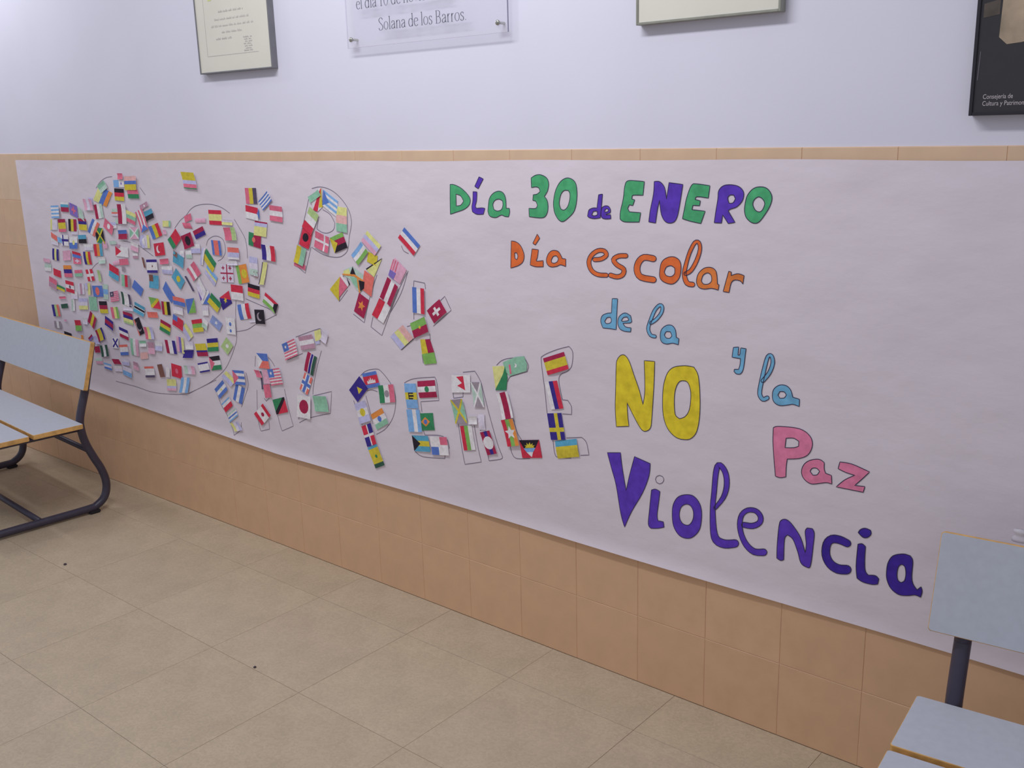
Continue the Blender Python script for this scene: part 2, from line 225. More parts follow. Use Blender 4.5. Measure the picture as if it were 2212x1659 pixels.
FLAGS = """
-25228 11789 -24530 11824 -25246 11269 hlWlWlWl
-24393 11968 -23722 11969 -24408 11570 hW.8c1M1.6
-23658 11971 -23020 11836 -23699 11479 hP|+r
-25495 11213 -24860 11236 -25627 10762 vyww
-24794 11239 -24136 11278 -24816 10703 hM.9Y1.6r.8
-23942 11285 -23246 11295 -24016 10785 vKYM
-23110 11337 -22433 11340 -23091 10872 hM.8B.9Y1.7
-21941 11373 -21425 11183 -22446 10824 vbWo
-21683 11919 -21054 12009 -21618 11355 vMWe
-21229 12665 -20648 12905 -20980 12377 hme
-21111 12667 -20139 12423 -21663 12112 vy1.6b1.2O1
-19965 12914 -19187 12923 -19974 12642 vlW|oP.18,.72,.5
-19569 13173 -19183 13176 -19567 12947 hr
-19073 13065 -18235 13087 -19139 12543 hs1.2b.9Y1.5
-19984 12599 -19265 12589 -20027 12138 hKRY
-19026 12559 -18243 12573 -18962 12241 hrG
-19875 11997 -19233 12015 -19912 11243 vMW
-19227 11801 -18554 11651 -19351 11380 hymr
-20372 11809 -19831 11825 -20411 11531 he1o.5w.6
-18240 11986 -17674 12168 -18170 11819 ha|oW.25
-18085 11723 -17417 11912 -17946 11390 hcK
-18593 11721 -18072 11906 -18277 10966 vrWrWr|vb
-20922 11439 -20308 11124 -21107 11091 hr|oW.28
-21849 11031 -21173 11014 -21796 10414 jGKY
-20028 10989 -19348 11033 -20026 10637 hb1M1.4
-19130 11144 -18473 11171 -19177 10694 jpmW
-25616 10683 -25037 10502 -25614 10459 ho
-25070 10501 -24689 10456 -25034 10280 hl
-24781 10594 -24097 10610 -24808 10148 hW|+B.3,.5,.22
-24017 10551 -23312 10584 -24091 10045 hW1b1|oy.2
-23295 10647 -22601 10694 -23260 10308 hc1K1
-22116 10337 -21416 10389 -22119 9848 vROc
-21333 10483 -21003 10515 -21286 10200 hp
-20403 10367 -19446 10359 -20442 9963 hW|tR
-20242 9841 -19548 9913 -20183 9606 hr
-20730 9721 -20191 9814 -20715 9541 hp
-25688 9973 -25126 9956 -25783 9482 vByB
-24777 9912 -24076 9983 -24828 9493 hp
-23953 9964 -23242 9905 -23968 9721 hRb
-23967 9680 -23278 9700 -23954 9422 hr|+w
-23067 9977 -22473 10011 -23019 9451 vBYR
-26612 9496 -25999 9485 -26622 9348 hp
-25868 9118 -25222 9032 -25888 8813 hR
-24950 9293 -24220 9341 -24927 8785 hOBr
-24015 9148 -23332 9211 -24024 8876 hrm
-23078 9225 -22470 9307 -22964 8753 hR|+W.5,.5,.25
-22078 9294 -21825 9296 -22012 8834 hq
-21012 9639 -20306 9445 -21135 9130 hR1c.8|vc
-20111 9551 -19852 9568 -20095 9373 hN
-18534 10033 -18377 10014 -18432 9634 hn
-20364 10414 -20047 10430 -20367 10280 ha
-20827 10524 -20299 10565 -20801 10391 he
-18185 9954 -17409 10010 -18187 9448 hB1W3B1|on.08
-22467 12137 -21771 12154 -22372 11689 vpwp
-23003 11852 -22618 11682 -22939 11398 he
-22057 12206 -21764 12184 -22006 11939 hu
-15216 13261 -14397 13236 -15077 12689 hY2.6u1.2r1.2G.3
-11525 12758 -10902 12768 -11520 12237 vrYD
-10823 12329 -10288 12682 -10588 12041 hbWbWbWb
-10251 12234 -9585 12193 -10280 11733 hrWr
-11568 12198 -10895 12118 -11612 11771 hRW
-11064 12088 -10853 12065 -11015 11718 Tb
-11143 11688 -10453 11652 -11256 11207 hM.4u1y2.6
-11534 11308 -10861 11213 -11602 10861 vG2M3|oo.2,.42,.5
-10882 10924 -10143 10893 -10873 10415 vBWR
-10897 10330 -10597 10332 -11204 9555 vD.4y2
-13786 11968 -13016 11973 -13793 11457 hR1y1.6R1
-15323 11692 -14870 11815 -15269 11466 hr
-15513 11456 -14982 11464 -15381 11259 hr
-14643 11636 -13984 11673 -14639 11477 hp
-14869 11173 -14206 11388 -14698 10891 hMB
-15656 10961 -14969 11147 -15478 10487 hM|oK.35
-16533 10795 -15922 11236 -16199 10452 vG1R2.2
-17602 10587 -16885 10680 -17553 10121 hR|kW
-12949 11388 -12263 11429 -12866 10950 vr1.5q1
-13795 10917 -13228 10919 -13760 10402 vb1o2b1
-12815 10719 -12135 10730 -12836 10312 houW.4
-14126 10608 -13614 10104 -14398 10256 hGY
-16220 10396 -15570 10185 -16331 9985 hc
-16227 10437 -15973 10341 -16263 10254 hn
-17250 10026 -16621 10099 -17229 9829 hr
-16209 9767 -15672 9330 -16556 9405 hc|oY.25
-14971 10099 -14569 9689 -15503 9762 hr1.5W.8r.8
-14179 10038 -13609 9594 -14400 9712 hl1y.5u1
-13389 10090 -12623 10126 -13417 9461 X
-12475 10086 -11850 10205 -12354 9466 vg1O2.4|oY.25,.65,.5
-11660 10474 -11179 10452 -11689 9854 huwe
-11415 9987 -11206 9976 -11403 9782 hn.4w.8n.2
-16800 11476 -16242 11497 -16819 11254 vy2m.6
-18386 10875 -17797 10903 -18385 10388 vuwy
-17812 11199 -17097 11395 -17579 10744 vbYR
-16868 11141 -16612 11152 -16825 10976 hp
-13013 11669 -12399 11666 -12999 11489 hw1y1
-26270 8742 -25617 8584 -26401 8292 hra
-25627 8429 -24958 8318 -25716 8234 hGY
-24929 8662 -24223 8618 -24932 8174 hRWR|oD.15
-23875 8597 -23357 8637 -23904 8130 vwaw
-23225 8663 -23002 8681 -23197 8412 hu
-22970 8683 -22730 8702 -23049 8187 hy
-22696 8594 -21844 8662 -22664 8141 hb|oo.38
-21271 8445 -20600 8562 -21250 8046 uDra
-20371 8557 -19680 8472 -20345 8051 vEWWD
-20151 9255 -19508 9233 -20205 8776 vmRN
-19259 9103 -18643 8788 -19497 8787 hb
-18119 9392 -17433 9392 -18185 8877 hc|qn
-25682 7881 -25060 7951 -25641 7786 hr
-26485 7460 -25818 7521 -26406 6947 vBqo
-25619 7556 -24993 7646 -25577 7368 hE
-23981 7963 -23202 8031 -24035 7473 huwy
-23121 8101 -22429 8145 -23132 7526 hm
-22317 7982 -21657 8035 -22288 7486 hKMY
-21364 7819 -20759 7890 -21297 7358 vryg
-20444 7751 -19714 7699 -20453 7288 hM1B1y1q.6
-19399 8227 -18663 8063 -19571 7834 hc1W.2K.6W.2c1
-19712 7456 -19255 7623 -19397 6849 vo.5K2|kN
-23072 7516 -22599 7227 -23402 7018 vMYM
-21878 7425 -21240 7223 -21974 7037 hB1M1.4B.8
-20911 7070 -20237 6972 -20902 6659 hBWM
-24574 6963 -24007 7021 -24556 6497 hRg
-22891 6684 -22283 6894 -22665 6226 vMYYB
-21564 6544 -21054 6585 -21632 6085 hW|xB
-25669 6367 -25012 6321 -25645 6211 hK
-24232 6342 -24034 6357 -24215 6162 hO
-23593 6282 -23219 6503 -23468 6149 hMP
-23241 6419 -22886 6459 -22946 6096 hu
-23166 5973 -22679 6047 -23139 5708 hM
-22675 6063 -22011 6190 -22608 5585 vEWE
-21078 6284 -20412 6384 -21033 5847 ho.6W1.2b.8
-20145 6673 -19547 6679 -20168 5986 vmWp
-21838 5602 -21224 5664 -21642 5412 hM
-22506 5371 -21898 5353 -22477 5114 hlwb
-20980 5441 -20295 5374 -21011 5054 hw1l1
-19284 5618 -18541 5731 -19229 5175 ho1W3D1
-18956 7261 -18314 7329 -18849 6789 vryu
-19420 6663 -18907 6722 -19407 6419 hmW
-18808 6673 -18308 6715 -18798 6202 hap
-18600 7897 -17846 7954 -18549 7678 ho
-18333 8513 -17616 8502 -18204 8106 dgYR
-26487 6736 -25827 6770 -26457 6434 vNWN
-25485 6904 -25210 6932 -25479 6805 hp
-17029 9213 -16492 8700 -17298 8905 hb
-15715 9494 -15578 9518 -15250 8973 hD
-14951 9026 -14252 9083 -14798 8540 dPWb
-14051 9031 -13486 8686 -14346 8677 hG1.2Y1
-13638 8876 -13019 9184 -13504 8440 iRB|sY
-12824 9426 -12121 9421 -12840 8905 hRW
-11865 9540 -11195 9476 -11921 9112 hKRY
-10885 9308 -10215 8951 -11081 8955 hRWg|TK
-12604 8712 -11928 8840 -12487 8188 vbWR
-11613 8645 -11056 8685 -11578 8153 hK|kN
-17504 8410 -16912 8434 -17503 7900 vMYK
-16621 8689 -15810 8651 -16595 8382 hob
-15779 8634 -15197 8733 -15730 8101 ebg
-17648 7709 -16965 7545 -17814 7284 hMYG
-16731 8004 -16061 7797 -16838 7587 hR|qb
-15550 7878 -14856 7998 -15477 7416 hRgY
-14145 8213 -13564 7942 -14373 7927 hS|sW
-13359 8209 -12815 8222 -13367 7606 hW|ob.12,.45,.4|ob.1,.45,.8
-13434 7474 -13045 7203 -13831 7082 hq|oW.15
-15517 6982 -14793 7081 -15404 6521 hY1.5B.4M.9
-14689 7263 -13983 7376 -14687 6781 hBYG
-16253 6654 -15572 6737 -16378 6340 hB
-15455 6240 -14768 6401 -15330 5894 hB.5W2B.5
-14688 6582 -13999 6725 -14582 6082 hKWG|tr
-17574 6905 -16835 6945 -17492 6393 vM1W1.2B.8
-16719 7148 -16216 7118 -16733 6546 vpPy
-18276 5827 -17883 5909 -18134 5334 hn
-17278 6017 -16558 5987 -17311 5503 hR|or.2
-17706 5327 -17041 5415 -17747 4858 hy1.8u.6p.6
-16394 6044 -15677 6109 -16352 5725 vewp
-16644 5536 -16017 5624 -16895 4901 vlWl
-15925 7725 -15511 7283 -16271 7488 hyu
-19474 6165 -18894 6267 -19478 5886 hs
-11983 8186 -11628 8248 -11903 8141 hw
-13627 6204 -13078 5902 -13950 5948 hyu
-13246 6284 -12534 6352 -13181 5769 hbWbWb|tr
-14496 5384 -13899 5828 -14216 5056 hbWb|oy.12
-13138 5809 -12613 5689 -13415 5169 vbWb
-14152 4873 -13622 5234 -13941 4575 hl.5W1R1.6
-13858 4501 -13288 4858 -13737 4232 heWbWl
-13718 4207 -13230 4348 -13434 3938 vywu
-11741 7095 -11101 7147 -11653 6572 hb1o1|tW
-11151 6579 -10458 6739 -10994 6030 ubrW
-11942 6473 -11613 6490 -11780 6236 hr
-11617 6463 -11507 6477 -11572 5815 hD
-11477 6536 -11095 6587 -11419 6042 hp
-11469 5994 -11081 6077 -11397 5527 hr
-11031 5515 -10344 5724 -10853 5012 dGKR
-12163 4824 -11566 5308 -11730 4463 v1R1W2.2R1|oM.15
-10201 7593 -9488 7874 -10059 7054 ubrW
-9313 7945 -8554 8118 -9178 7508 haWa
-8878 7499 -8404 7367 -9143 6823 vM1.3W.2B.8W.2E1.1
-9123 6761 -8710 6612 -9457 6141 ho|+W.48,.52,.34|+b.48,.52,.18
-9594 5936 -8865 5960 -9694 5136 hW|oM.31
-8781 6007 -8058 6104 -8685 5487 hm
-8446 8230 -8111 8341 -8408 7896 hy
-8460 7940 -8225 8005 -8421 7782 hu
-8000 8328 -7715 8211 -8151 7988 hw
-8227 12535 -7692 12777 -8125 12356 hm
-7492 12781 -6842 12441 -7587 12294 hlWlWlW|tb
-6955 12286 -6438 12251 -6995 11532 hysm
-8179 12251 -7762 11984 -8629 11606 hq1W1R1
-8605 11634 -8115 11496 -8889 11029 hR|oK.22
-8956 11004 -8499 10882 -9188 10450 vYm
-9193 10477 -8634 10350 -9243 10323 hr
-7980 11502 -7314 11324 -8099 10996 hr|+W.68,.5,.14
-7357 11296 -6725 11506 -7147 10840 hg1M1.3K1.3|tY
-5578 11607 -4992 11188 -5875 11293 hyup
-6348 10835 -5851 11269 -6051 10541 hlWg
-5597 10980 -5183 10866 -5681 10672 hY
-5818 10408 -5388 10205 -5987 9805 ho
-6132 9689 -5686 9494 -6429 9086 hM|sO
-4778 10280 -4333 10019 -5159 9643 vMWM
-5203 9608 -4701 9394 -5587 9055 vR1W1
-3973 11773 -3359 11287 -4258 11459 hb1W1R1
-3752 10060 -3262 10050 -3778 9302 vbWR
-3226 9404 -2688 9793 -2944 9055 hM|+W
-3909 8966 -3283 9236 -3760 8540 hgM|oY.1
-4818 8467 -4233 8887 -4388 8115 vu1y1s1.2
-6908 6484 -6354 7025 -6522 6136 hB|iY
-6248 7108 -5573 7294 -6089 6644 hb.6R1.4b.6|aW
-5506 6835 -4801 6982 -5458 6276 vGWr|oN.2
-6680 6053 -6151 6259 -6461 5425 hu3W3u3|oY.2
-5945 5823 -5378 6144 -5686 5365 hOWm|ob.18
-6411 5355 -5952 5551 -6182 4710 QRBBR
-6184 4690 -5737 4898 -5854 4052 hc.4Y2.2E.6|oG.08
-4344 7066 -3837 7139 -4274 6303 hl2Y1.6l2|yK
-3772 7220 -3033 7361 -3693 6713 hMWM|oG.18
-4303 6261 -3733 6353 -4226 5565 vl1.2W.8l.8
-3863 6203 -3179 6333 -3814 5675 hG|DO|ob.14
-4121 5472 -3408 5581 -4039 4980 hcYc|tK
-3350 5566 -2641 5683 -3272 5014 QWrbW
-2344 7615 -1607 7724 -2350 7089 hW|HR
-1595 7505 -1214 7560 -1486 6792 jNeW
-2409 6861 -1931 6970 -2237 6167 jNmY
-1759 6478 -1417 6535 -1725 6237 hW
-1370 6578 -1123 6618 -1345 6127 hw
-2100 6109 -1635 6218 -1975 5391 vRgW
-1303 6065 -933 6193 -1040 5427 vMBM|oW.28
-635 7312 -224 7447 -425 6590 vW.6M1W.4
-490 6569 -59 6686 -258 5837 vRgO|sW
1016 8521 1722 8789 1176 8084 hMYYR
1061 7884 1476 7982 1271 7154 vW1B1R1
1121 7021 1616 7119 1254 6303 hB|+Y.6,.62,.16
1385 6294 2110 6492 1475 5814 hcYY
-22917 10310 -22173 10349 -22893 10049 hWw
-25661 10415 -25078 10357 -25652 10168 hWw
-23838 10855 -23264 10880 -23834 10637 hWw
-20177 11437 -19921 11446 -20198 11231 he
-20587 11275 -20126 11293 -20586 11039 huW
-19166 10622 -18640 10533 -19214 10285 hWp
-18522 10826 -18143 10844 -18520 10467 vuW
-21822 9835 -21275 9883 -21831 9559 hWe
-26616 9249 -25997 9257 -26671 8948 heW
-19164 10142 -18776 10164 -19155 9937 hWa
-15859 10416 -15559 10447 -15858 10168 hWw
-15124 10702 -14498 10748 -15088 10378 hWu
-14392 10606 -14198 10590 -14608 10000 vuW
-12982 10237 -12358 10277 -12918 10084 hWw
-17193 9803 -16474 9822 -17153 9492 hWu
-15461 10452 -15070 10474 -15466 10164 hWe
-21794 8743 -21376 8745 -21890 8114 hele
-24563 8204 -24000 8251 -24587 7878 hWw
-24625 7858 -24325 7885 -24700 7345 veW
-23811 7154 -23428 7160 -23820 6877 hWw
-20375 8048 -19630 8070 -20315 7809 hWw
-23234 5457 -22652 5531 -23172 5202 hep
-20972 5728 -20378 5772 -20976 5458 hwu
-20100 5729 -19706 5702 -20087 5402 hap
-21723 5327 -21110 5392 -21658 5094 hWw
-18239 6783 -17725 6813 -18265 6404 hWu
-16670 8312 -16019 8287 -16647 8041 hwW
-16135 7011 -15602 7058 -16116 6708 hwW
-14757 8502 -14371 8537 -14752 8126 hwW
-14743 8043 -14433 7907 -14872 7722 hWe
-17607 5824 -17368 5826 -17660 5424 hW
-14763 9536 -14376 9045 -15018 9186 hWw
"""
SHAPED_FLAGS = [
 ['ray striped flag in red, yellow and white',[['W',[-7689,12803,-8105,12357,-7986,12153,-7831,12093,-7592,12242,-7566,12831]],['R',[-7629,12804,-8049,12138,-7831,12093,-7576,12818]],['Y',[-7580,12818,-7763,12224,-7585,12237]]]],
 ['torn yellow flag with black edge',[['y',[-5740,10439,-5006,10802,-5397,10222,-5617,10346]],['K',[-5746,10449,-5005,10814,-5027,10778,-5704,10421]]]],
 ['crumpled black, green and orange flag curling off the sheet',[['e',[-6765,10343,-6364,10474,-6181,10383,-5870,10251,-5868,9866,-6093,9692,-6238,9784,-6519,10075,-6821,10183]],['y',[-6768,10317,-6526,10399,-6465,10234,-6817,10222]],['K',[-6344,10475,-6483,10246,-6207,10188]],['m',[-6511,10153,-6166,10140,-6103,9795,-6339,9932]],['O',[-6856,10220,-6271,10243,-5896,10095,-5927,10047,-6315,10180,-6821,10178]],['K',[-6095,10075,-5833,10044,-5870,9840,-6050,9743]],['O',[-6176,10113,-6122,10117,-6063,9695,-6116,9696]]]],
 ['yellow and pink flag turned on its corner',[['Y',[-6964,10133,-7061,9770,-7105,9342,-7512,9681]],['r',[-6964,10133,-6641,9830,-7073,9465,-7061,9770]],['W',[-6900,10177,-6566,9915,-6641,9830,-6964,10133]],['K',[-6652,10104,-6527,9918,-6561,9884]]]],
 ['faded pink striped flag with slate corner',[['p',[-4445,10861,-3978,10535,-4292,10092,-4756,10331]],['r',[-4512,10820,-4478,10807,-4631,10490,-4673,10507]],['r',[-4422,10801,-4387,10783,-4547,10471,-4582,10488]],['r',[-4329,10757,-4299,10745,-4451,10428,-4485,10445]],['P',[-4670,10507,-4428,10405,-4549,10217,-4756,10326]]]],
 ['yellow, maroon and green flag at the foot of the letter X',[['Y',[-3548,8519,-3344,8542,-3246,8147,-3499,8082]],['M',[-3344,8542,-3157,8575,-3006,8199,-3246,8147]],['g',[-3499,8082,-3006,8199,-2925,7882,-3425,7783]]]],
 ['yellow and dark green pennant shaped flag',[['y',[-764,8068,-317,8144,-355,7923,-673,7441]],['G',[-304,8145,-231,7840,-287,7458,-683,7399,-376,7920]]]],
 ['mint green flag with red marks and crescent',[['m',[-386,8234,40,8430,372,8504,468,8296,450,8105,-145,7878,-269,7968]],['r',[-176,8195,-109,8211,-76,7954,-135,7933]],['W',[35,8272,117,8234,106,8167,22,8132,66,8211]]]],
 ['flag with black top, red sides and a rising yellow sun',[['R',[133,6088,832,6226,931,5731,235,5588]],['K',[133,6088,832,6226,712,5975,294,5883]],['l',[294,5883,712,5975,626,5841,396,5790]],['W',[396,5790,626,5841,580,5683]],['Y',[345,5906,380,5964,322,5980,414,5990,400,6062,465,6013,509,6099,548,6029,616,6096,606,6023,693,6049,638,5998,670,5971]]]],
]
LETTERS = [
 ['green capital D of the first line','G','o',[[[-2110,13013,-1949,13007,-1688,12913,-1463,12748,-1382,12622,-1435,12472,-1629,12351,-1930,12264,-2144,12205,-2132,12626],[-1903,12760,-1728,12712,-1629,12574,-1741,12464,-1909,12437]]]],
 ['purple i with an acute accent, first line','V','o',[[[-1037,13230,-886,13177,-1080,12916,-1203,12977]],[[-1273,12836,-1129,12831,-1151,12607,-1204,12457,-1161,12395,-988,12413,-863,12404,-927,12245,-1168,12237,-1321,12305,-1333,12432,-1290,12603]]]],
 ['green letter a of the first line','G','o',[[[-750,12407,-694,12660,-548,12809,-351,12867,-199,12816,-127,12673,-120,12426,-10,12429,-3,12326,-45,12209,-182,12216,-292,12246,-489,12172,-685,12199,-754,12302],[-576,12517,-500,12623,-359,12660,-239,12621,-227,12506,-287,12388,-427,12346,-548,12384]]]],
 ['green figure 3','G','o',[[[745,13216,893,13289,1074,13299,1251,13222,1309,13084,1270,12905,1164,12764,1249,12666,1277,12507,1242,12346,1152,12242,970,12216,655,12237,651,12449,872,12455,936,12538,876,12637,783,12655,802,12796,933,12819,1028,12881,989,12972,886,12998,749,12976]]]],
 ['green figure 0','G','o',[[[1458,12672,1524,12910,1653,13109,1829,13220,2002,13218,2147,13116,2193,12884,2165,12611,2089,12413,1939,12270,1747,12152,1611,12191,1498,12334,1455,12493],[1645,12676,1698,12835,1799,12923,1923,12926,1972,12841,1959,12684,1893,12525,1792,12443,1692,12460,1643,12557]]]],
 ['small purple letter d','V','o',[[[2517,12368,2552,12467,2672,12517,2791,12520,2841,12840,2958,12861,2919,12516,2885,12284,2718,12259,2574,12273,2507,12310],[2633,12345,2686,12432,2791,12443,2805,12359,2719,12329]]]],
 ['small purple letter e','V','o',[[[2909,12362,2933,12517,3028,12577,3135,12568,3191,12486,3182,12417,3074,12383,3060,12360,3191,12372,3200,12276,3050,12263,2942,12286],[3013,12465,3074,12521,3135,12492,3107,12445,3032,12428]]]],
 ['green first E of the capitals','G','o',[[[3604,13061,3685,13182,3918,13188,4152,13173,4115,12856,3866,12854,3812,12834,3804,12760,3885,12743,3831,12611,3732,12623,3687,12539,3733,12458,4056,12446,4013,12227,3606,12215,3468,12275,3477,12457,3559,12761]]]],
 ['purple capital N','V','o',[[[4423,13177,4574,13175,4704,13043,4759,12782,4822,13160,5188,13122,5124,12726,5054,12398,4950,12255,4758,12252,4626,12420,4571,12749,4517,12527,4468,12222,4279,12241,4321,12521,4404,12891]]]],
 ['green second E of the capitals','G','o',[[[5415,13108,5558,13139,5882,13105,5849,12833,5564,12855,5512,12793,5648,12765,5630,12657,5458,12660,5435,12562,5775,12537,5672,12258,5391,12301,5190,12348,5240,12585,5297,12838]]]],
 ['purple capital R','V','o',[[[6104,12997,6219,13110,6414,13134,6608,13092,6716,12974,6695,12801,6564,12659,6411,12603,6353,12566,6529,12316,6361,12285,6218,12474,6195,12289,6012,12289,6045,12539,6089,12821],[6337,12845,6389,12908,6479,12910,6520,12832,6465,12743,6368,12730]]]],
 ['green capital O ending the first line','G','o',[[[6756,12699,6806,12907,6952,13064,7138,13101,7288,13053,7387,12903,7357,12716,7236,12508,7092,12338,6941,12325,6804,12424,6753,12561],[6945,12722,6979,12825,7071,12886,7166,12847,7226,12746,7176,12609,7102,12565,7007,12603]]]],
 ['orange capital D','O','o',[[[26,11578,179,11565,339,11469,451,11245,407,11054,241,10938,-20,10857,3,11219],[131,11269,197,11281,238,11191,202,11092,137,11122]]]],
 ['orange i with an acute accent','O','o',[[[907,11798,984,11695,837,11516,753,11553]],[[723,11406,934,11397,892,11189,854,11124,890,11097,1085,11126,1082,10965,833,10948,648,10986,679,11176]]]],
 ['orange letter a of the short word','O','o',[[[1191,11166,1261,11313,1392,11403,1572,11392,1671,11277,1696,11217,1812,11212,1809,11021,1642,11051,1513,11002,1332,10977,1214,11044],[1351,11155,1415,11253,1518,11276,1578,11210,1541,11126,1437,11079,1360,11094]]]],
 ['orange letter e','O','s',[[[2649,11243,2651,11233,2661,11217,2683,11204,2713,11201,2765,11205,2843,11214,2923,11232,2997,11265,3066,11307,3118,11364,3121,11433,3087,11488,3031,11527,2957,11543,2874,11543,2790,11526,2709,11490,2631,11440,2566,11382,2517,11316,2482,11243,2468,11165,2480,11085,2513,11007,2562,10941,2627,10891,2704,10856,2789,10834,2888,10827,2987,10832,3054,10836,3084,10844,3105,10860,3114,10877,3117,10887],[2649,11250,2651,11260,2659,11277,2680,11294,2710,11303,2760,11308,2828,11314,2885,11327,2937,11350,2986,11380,3004,11395,3002,11401,2989,11422,2969,11435,2935,11442,2881,11442,2828,11431,2773,11406,2713,11367,2665,11324,2629,11276,2604,11224,2595,11173,2604,11117,2629,11058,2663,11010,2706,10977,2762,10953,2823,10936,2901,10931,2990,10935,3056,10939,3086,10934,3106,10920,3115,10905,3117,10895]]]],
 ['orange letter s','O','s',[[[3695,11408,3693,11419,3684,11435,3663,11450,3632,11456,3575,11453,3491,11448,3406,11433,3330,11403,3258,11361,3209,11293,3227,11218,3276,11165,3335,11119,3411,11084,3485,11057,3517,11040,3518,11024,3508,10993,3491,10967,3466,10951,3422,10935,3377,10926,3323,10929,3258,10941,3209,10951,3176,10950,3149,10939,3133,10924,3127,10913],[3695,11401,3693,11390,3683,11373,3661,11356,3630,11348,3575,11345,3500,11341,3439,11330,3389,11310,3346,11285,3338,11281,3344,11275,3375,11243,3417,11210,3475,11183,3555,11154,3626,11105,3647,11030,3628,10960,3588,10901,3526,10858,3453,10831,3376,10816,3294,10819,3218,10833,3167,10843,3140,10856,3125,10876,3122,10895,3124,10906]]]],
 ['orange letter c','O','s',[[[4494,11375,4495,11389,4488,11413,4466,11437,4429,11451,4357,11461,4250,11472,4135,11464,4039,11420,3970,11359,3920,11291,3886,11215,3869,11133,3871,11053,3892,10979,3939,10905,4028,10846,4161,10820,4305,10811,4405,10806,4447,10813,4478,10833,4494,10855,4499,10870],[4492,11364,4486,11351,4468,11330,4435,11313,4394,11309,4324,11318,4233,11328,4171,11325,4139,11308,4103,11275,4073,11234,4052,11187,4040,11132,4042,11083,4054,11040,4074,11005,4105,10982,4198,10965,4330,10956,4428,10951,4466,10940,4491,10918,4500,10894,4501,10880]]]],
 ['orange letter o','O','o',[[[4591,11074,4641,11304,4791,11426,4985,11456,5135,11373,5173,11189,5121,10962,4952,10817,4734,10838,4610,10924],[4718,11083,4773,11200,4902,11246,5002,11196,5000,11065,4906,10991,4776,11004]]]],
 ['orange looped letter l','O','s',[[[5547,10851,5545,10862,5537,10880,5517,10896,5488,10903,5449,10903,5406,10904,5382,10914,5356,10951,5329,11014,5315,11087,5322,11176,5345,11279,5370,11377,5393,11457,5418,11528,5448,11597,5484,11673,5525,11746,5559,11791,5578,11803,5585,11803,5592,11798,5606,11772,5617,11724,5616,11664,5599,11589,5567,11501,5530,11415,5488,11334,5441,11256,5397,11197,5355,11163,5311,11141,5277,11126,5257,11111,5248,11092,5248,11076,5250,11068],[5546,10844,5543,10833,5532,10815,5510,10798,5480,10791,5437,10791,5365,10795,5289,10832,5243,10901,5215,10985,5205,11080,5220,11185,5250,11294,5281,11393,5306,11475,5332,11550,5362,11624,5401,11704,5446,11783,5492,11844,5550,11878,5615,11879,5665,11848,5692,11798,5706,11734,5706,11659,5689,11572,5659,11477,5622,11386,5578,11298,5527,11214,5473,11143,5413,11093,5355,11064,5319,11047,5294,11042,5272,11046,5259,11055,5253,11062]]]],
 ['darker orange letter a','J','o',[[[5587,10922,5633,11110,5786,11249,5970,11273,6094,11179,6130,10909,6171,10894,6154,10772,5982,10798,5798,10765,5652,10797],[5711,10950,5757,11082,5871,11145,5962,11097,5978,10970,5898,10891,5775,10881]]]],
 ['darker orange letter r','J','o',[[[6406,11219,6474,11206,6468,11126,6632,11181,6790,11150,6765,10958,6696,11025,6558,11032,6474,10953,6429,10740,6280,10749,6341,10980]]]],
 ['blue letter d','T','o',[[[3231,10317,3391,10331,3370,9973,3349,9551,3144,9554,2949,9551,2885,9708,2929,9858,3080,9934,3209,9957],[3002,9720,3071,9818,3174,9846,3208,9777,3174,9702,3058,9672]]]],
 ['blue letter e','T','o',[[[3400,9725,3442,9891,3610,9996,3777,9941,3810,9803,3757,9762,3548,9733,3632,9649,3790,9641,3778,9540,3590,9537,3455,9587],[3505,9800,3568,9878,3673,9903,3723,9837,3673,9803,3527,9774]]]],
 ['blue looped letter l of the third line','T','s',[[[4518,9505,4518,9513,4513,9525,4501,9537,4481,9542,4449,9543,4410,9545,4384,9556,4360,9585,4337,9631,4327,9681,4336,9738,4360,9807,4391,9884,4425,9970,4465,10059,4505,10132,4547,10187,4591,10228,4619,10247,4621,10247,4627,10241,4634,10226,4635,10198,4626,10155,4608,10110,4574,10058,4527,10001,4479,9952,4430,9913,4378,9879,4339,9855,4324,9840,4318,9823,4319,9810,4323,9803],[4517,9500,4515,9492,4506,9480,4489,9469,4468,9465,4433,9465,4378,9470,4322,9494,4281,9541,4251,9601,4238,9671,4250,9746,4276,9824,4308,9902,4343,9990,4384,10083,4429,10165,4481,10230,4535,10282,4591,10317,4654,10320,4698,10290,4719,10248,4721,10199,4710,10142,4686,10083,4645,10021,4594,9958,4540,9902,4481,9855,4424,9818,4385,9794,4364,9786,4345,9787,4332,9793,4326,9799]]]],
 ['blue letter a of the third line','T','o',[[[4626,9503,4652,9680,4789,9806,4946,9823,5045,9723,5067,9553,5145,9520,5129,9376,4972,9396,4815,9357,4676,9386],[4741,9568,4791,9654,4909,9667,4950,9574,4892,9505,4793,9504]]]],
 ['big yellow capital N','Z','o',[[[3349,8593,3379,8781,3485,8911,3612,8927,3739,8791,3888,8447,4036,8104,4151,7737,4202,8128,4175,8865,4477,8886,4459,8239,4414,7505,4376,7186,4231,7069,4105,7102,3936,7315,3679,7718,3702,7387,3737,7113,3357,7036,3322,7512,3336,8075]]]],
 ['big yellow capital O','Z','o',[[[4714,7989,4741,8351,4845,8650,5021,8815,5331,8891,5562,8887,5681,8695,5737,8251,5742,7725,5674,7323,5523,7117,5327,7053,5089,7075,4865,7253,4740,7559],[5041,8039,5076,8294,5164,8465,5280,8517,5409,8483,5491,8249,5468,7857,5356,7643,5200,7556,5071,7650]]]],
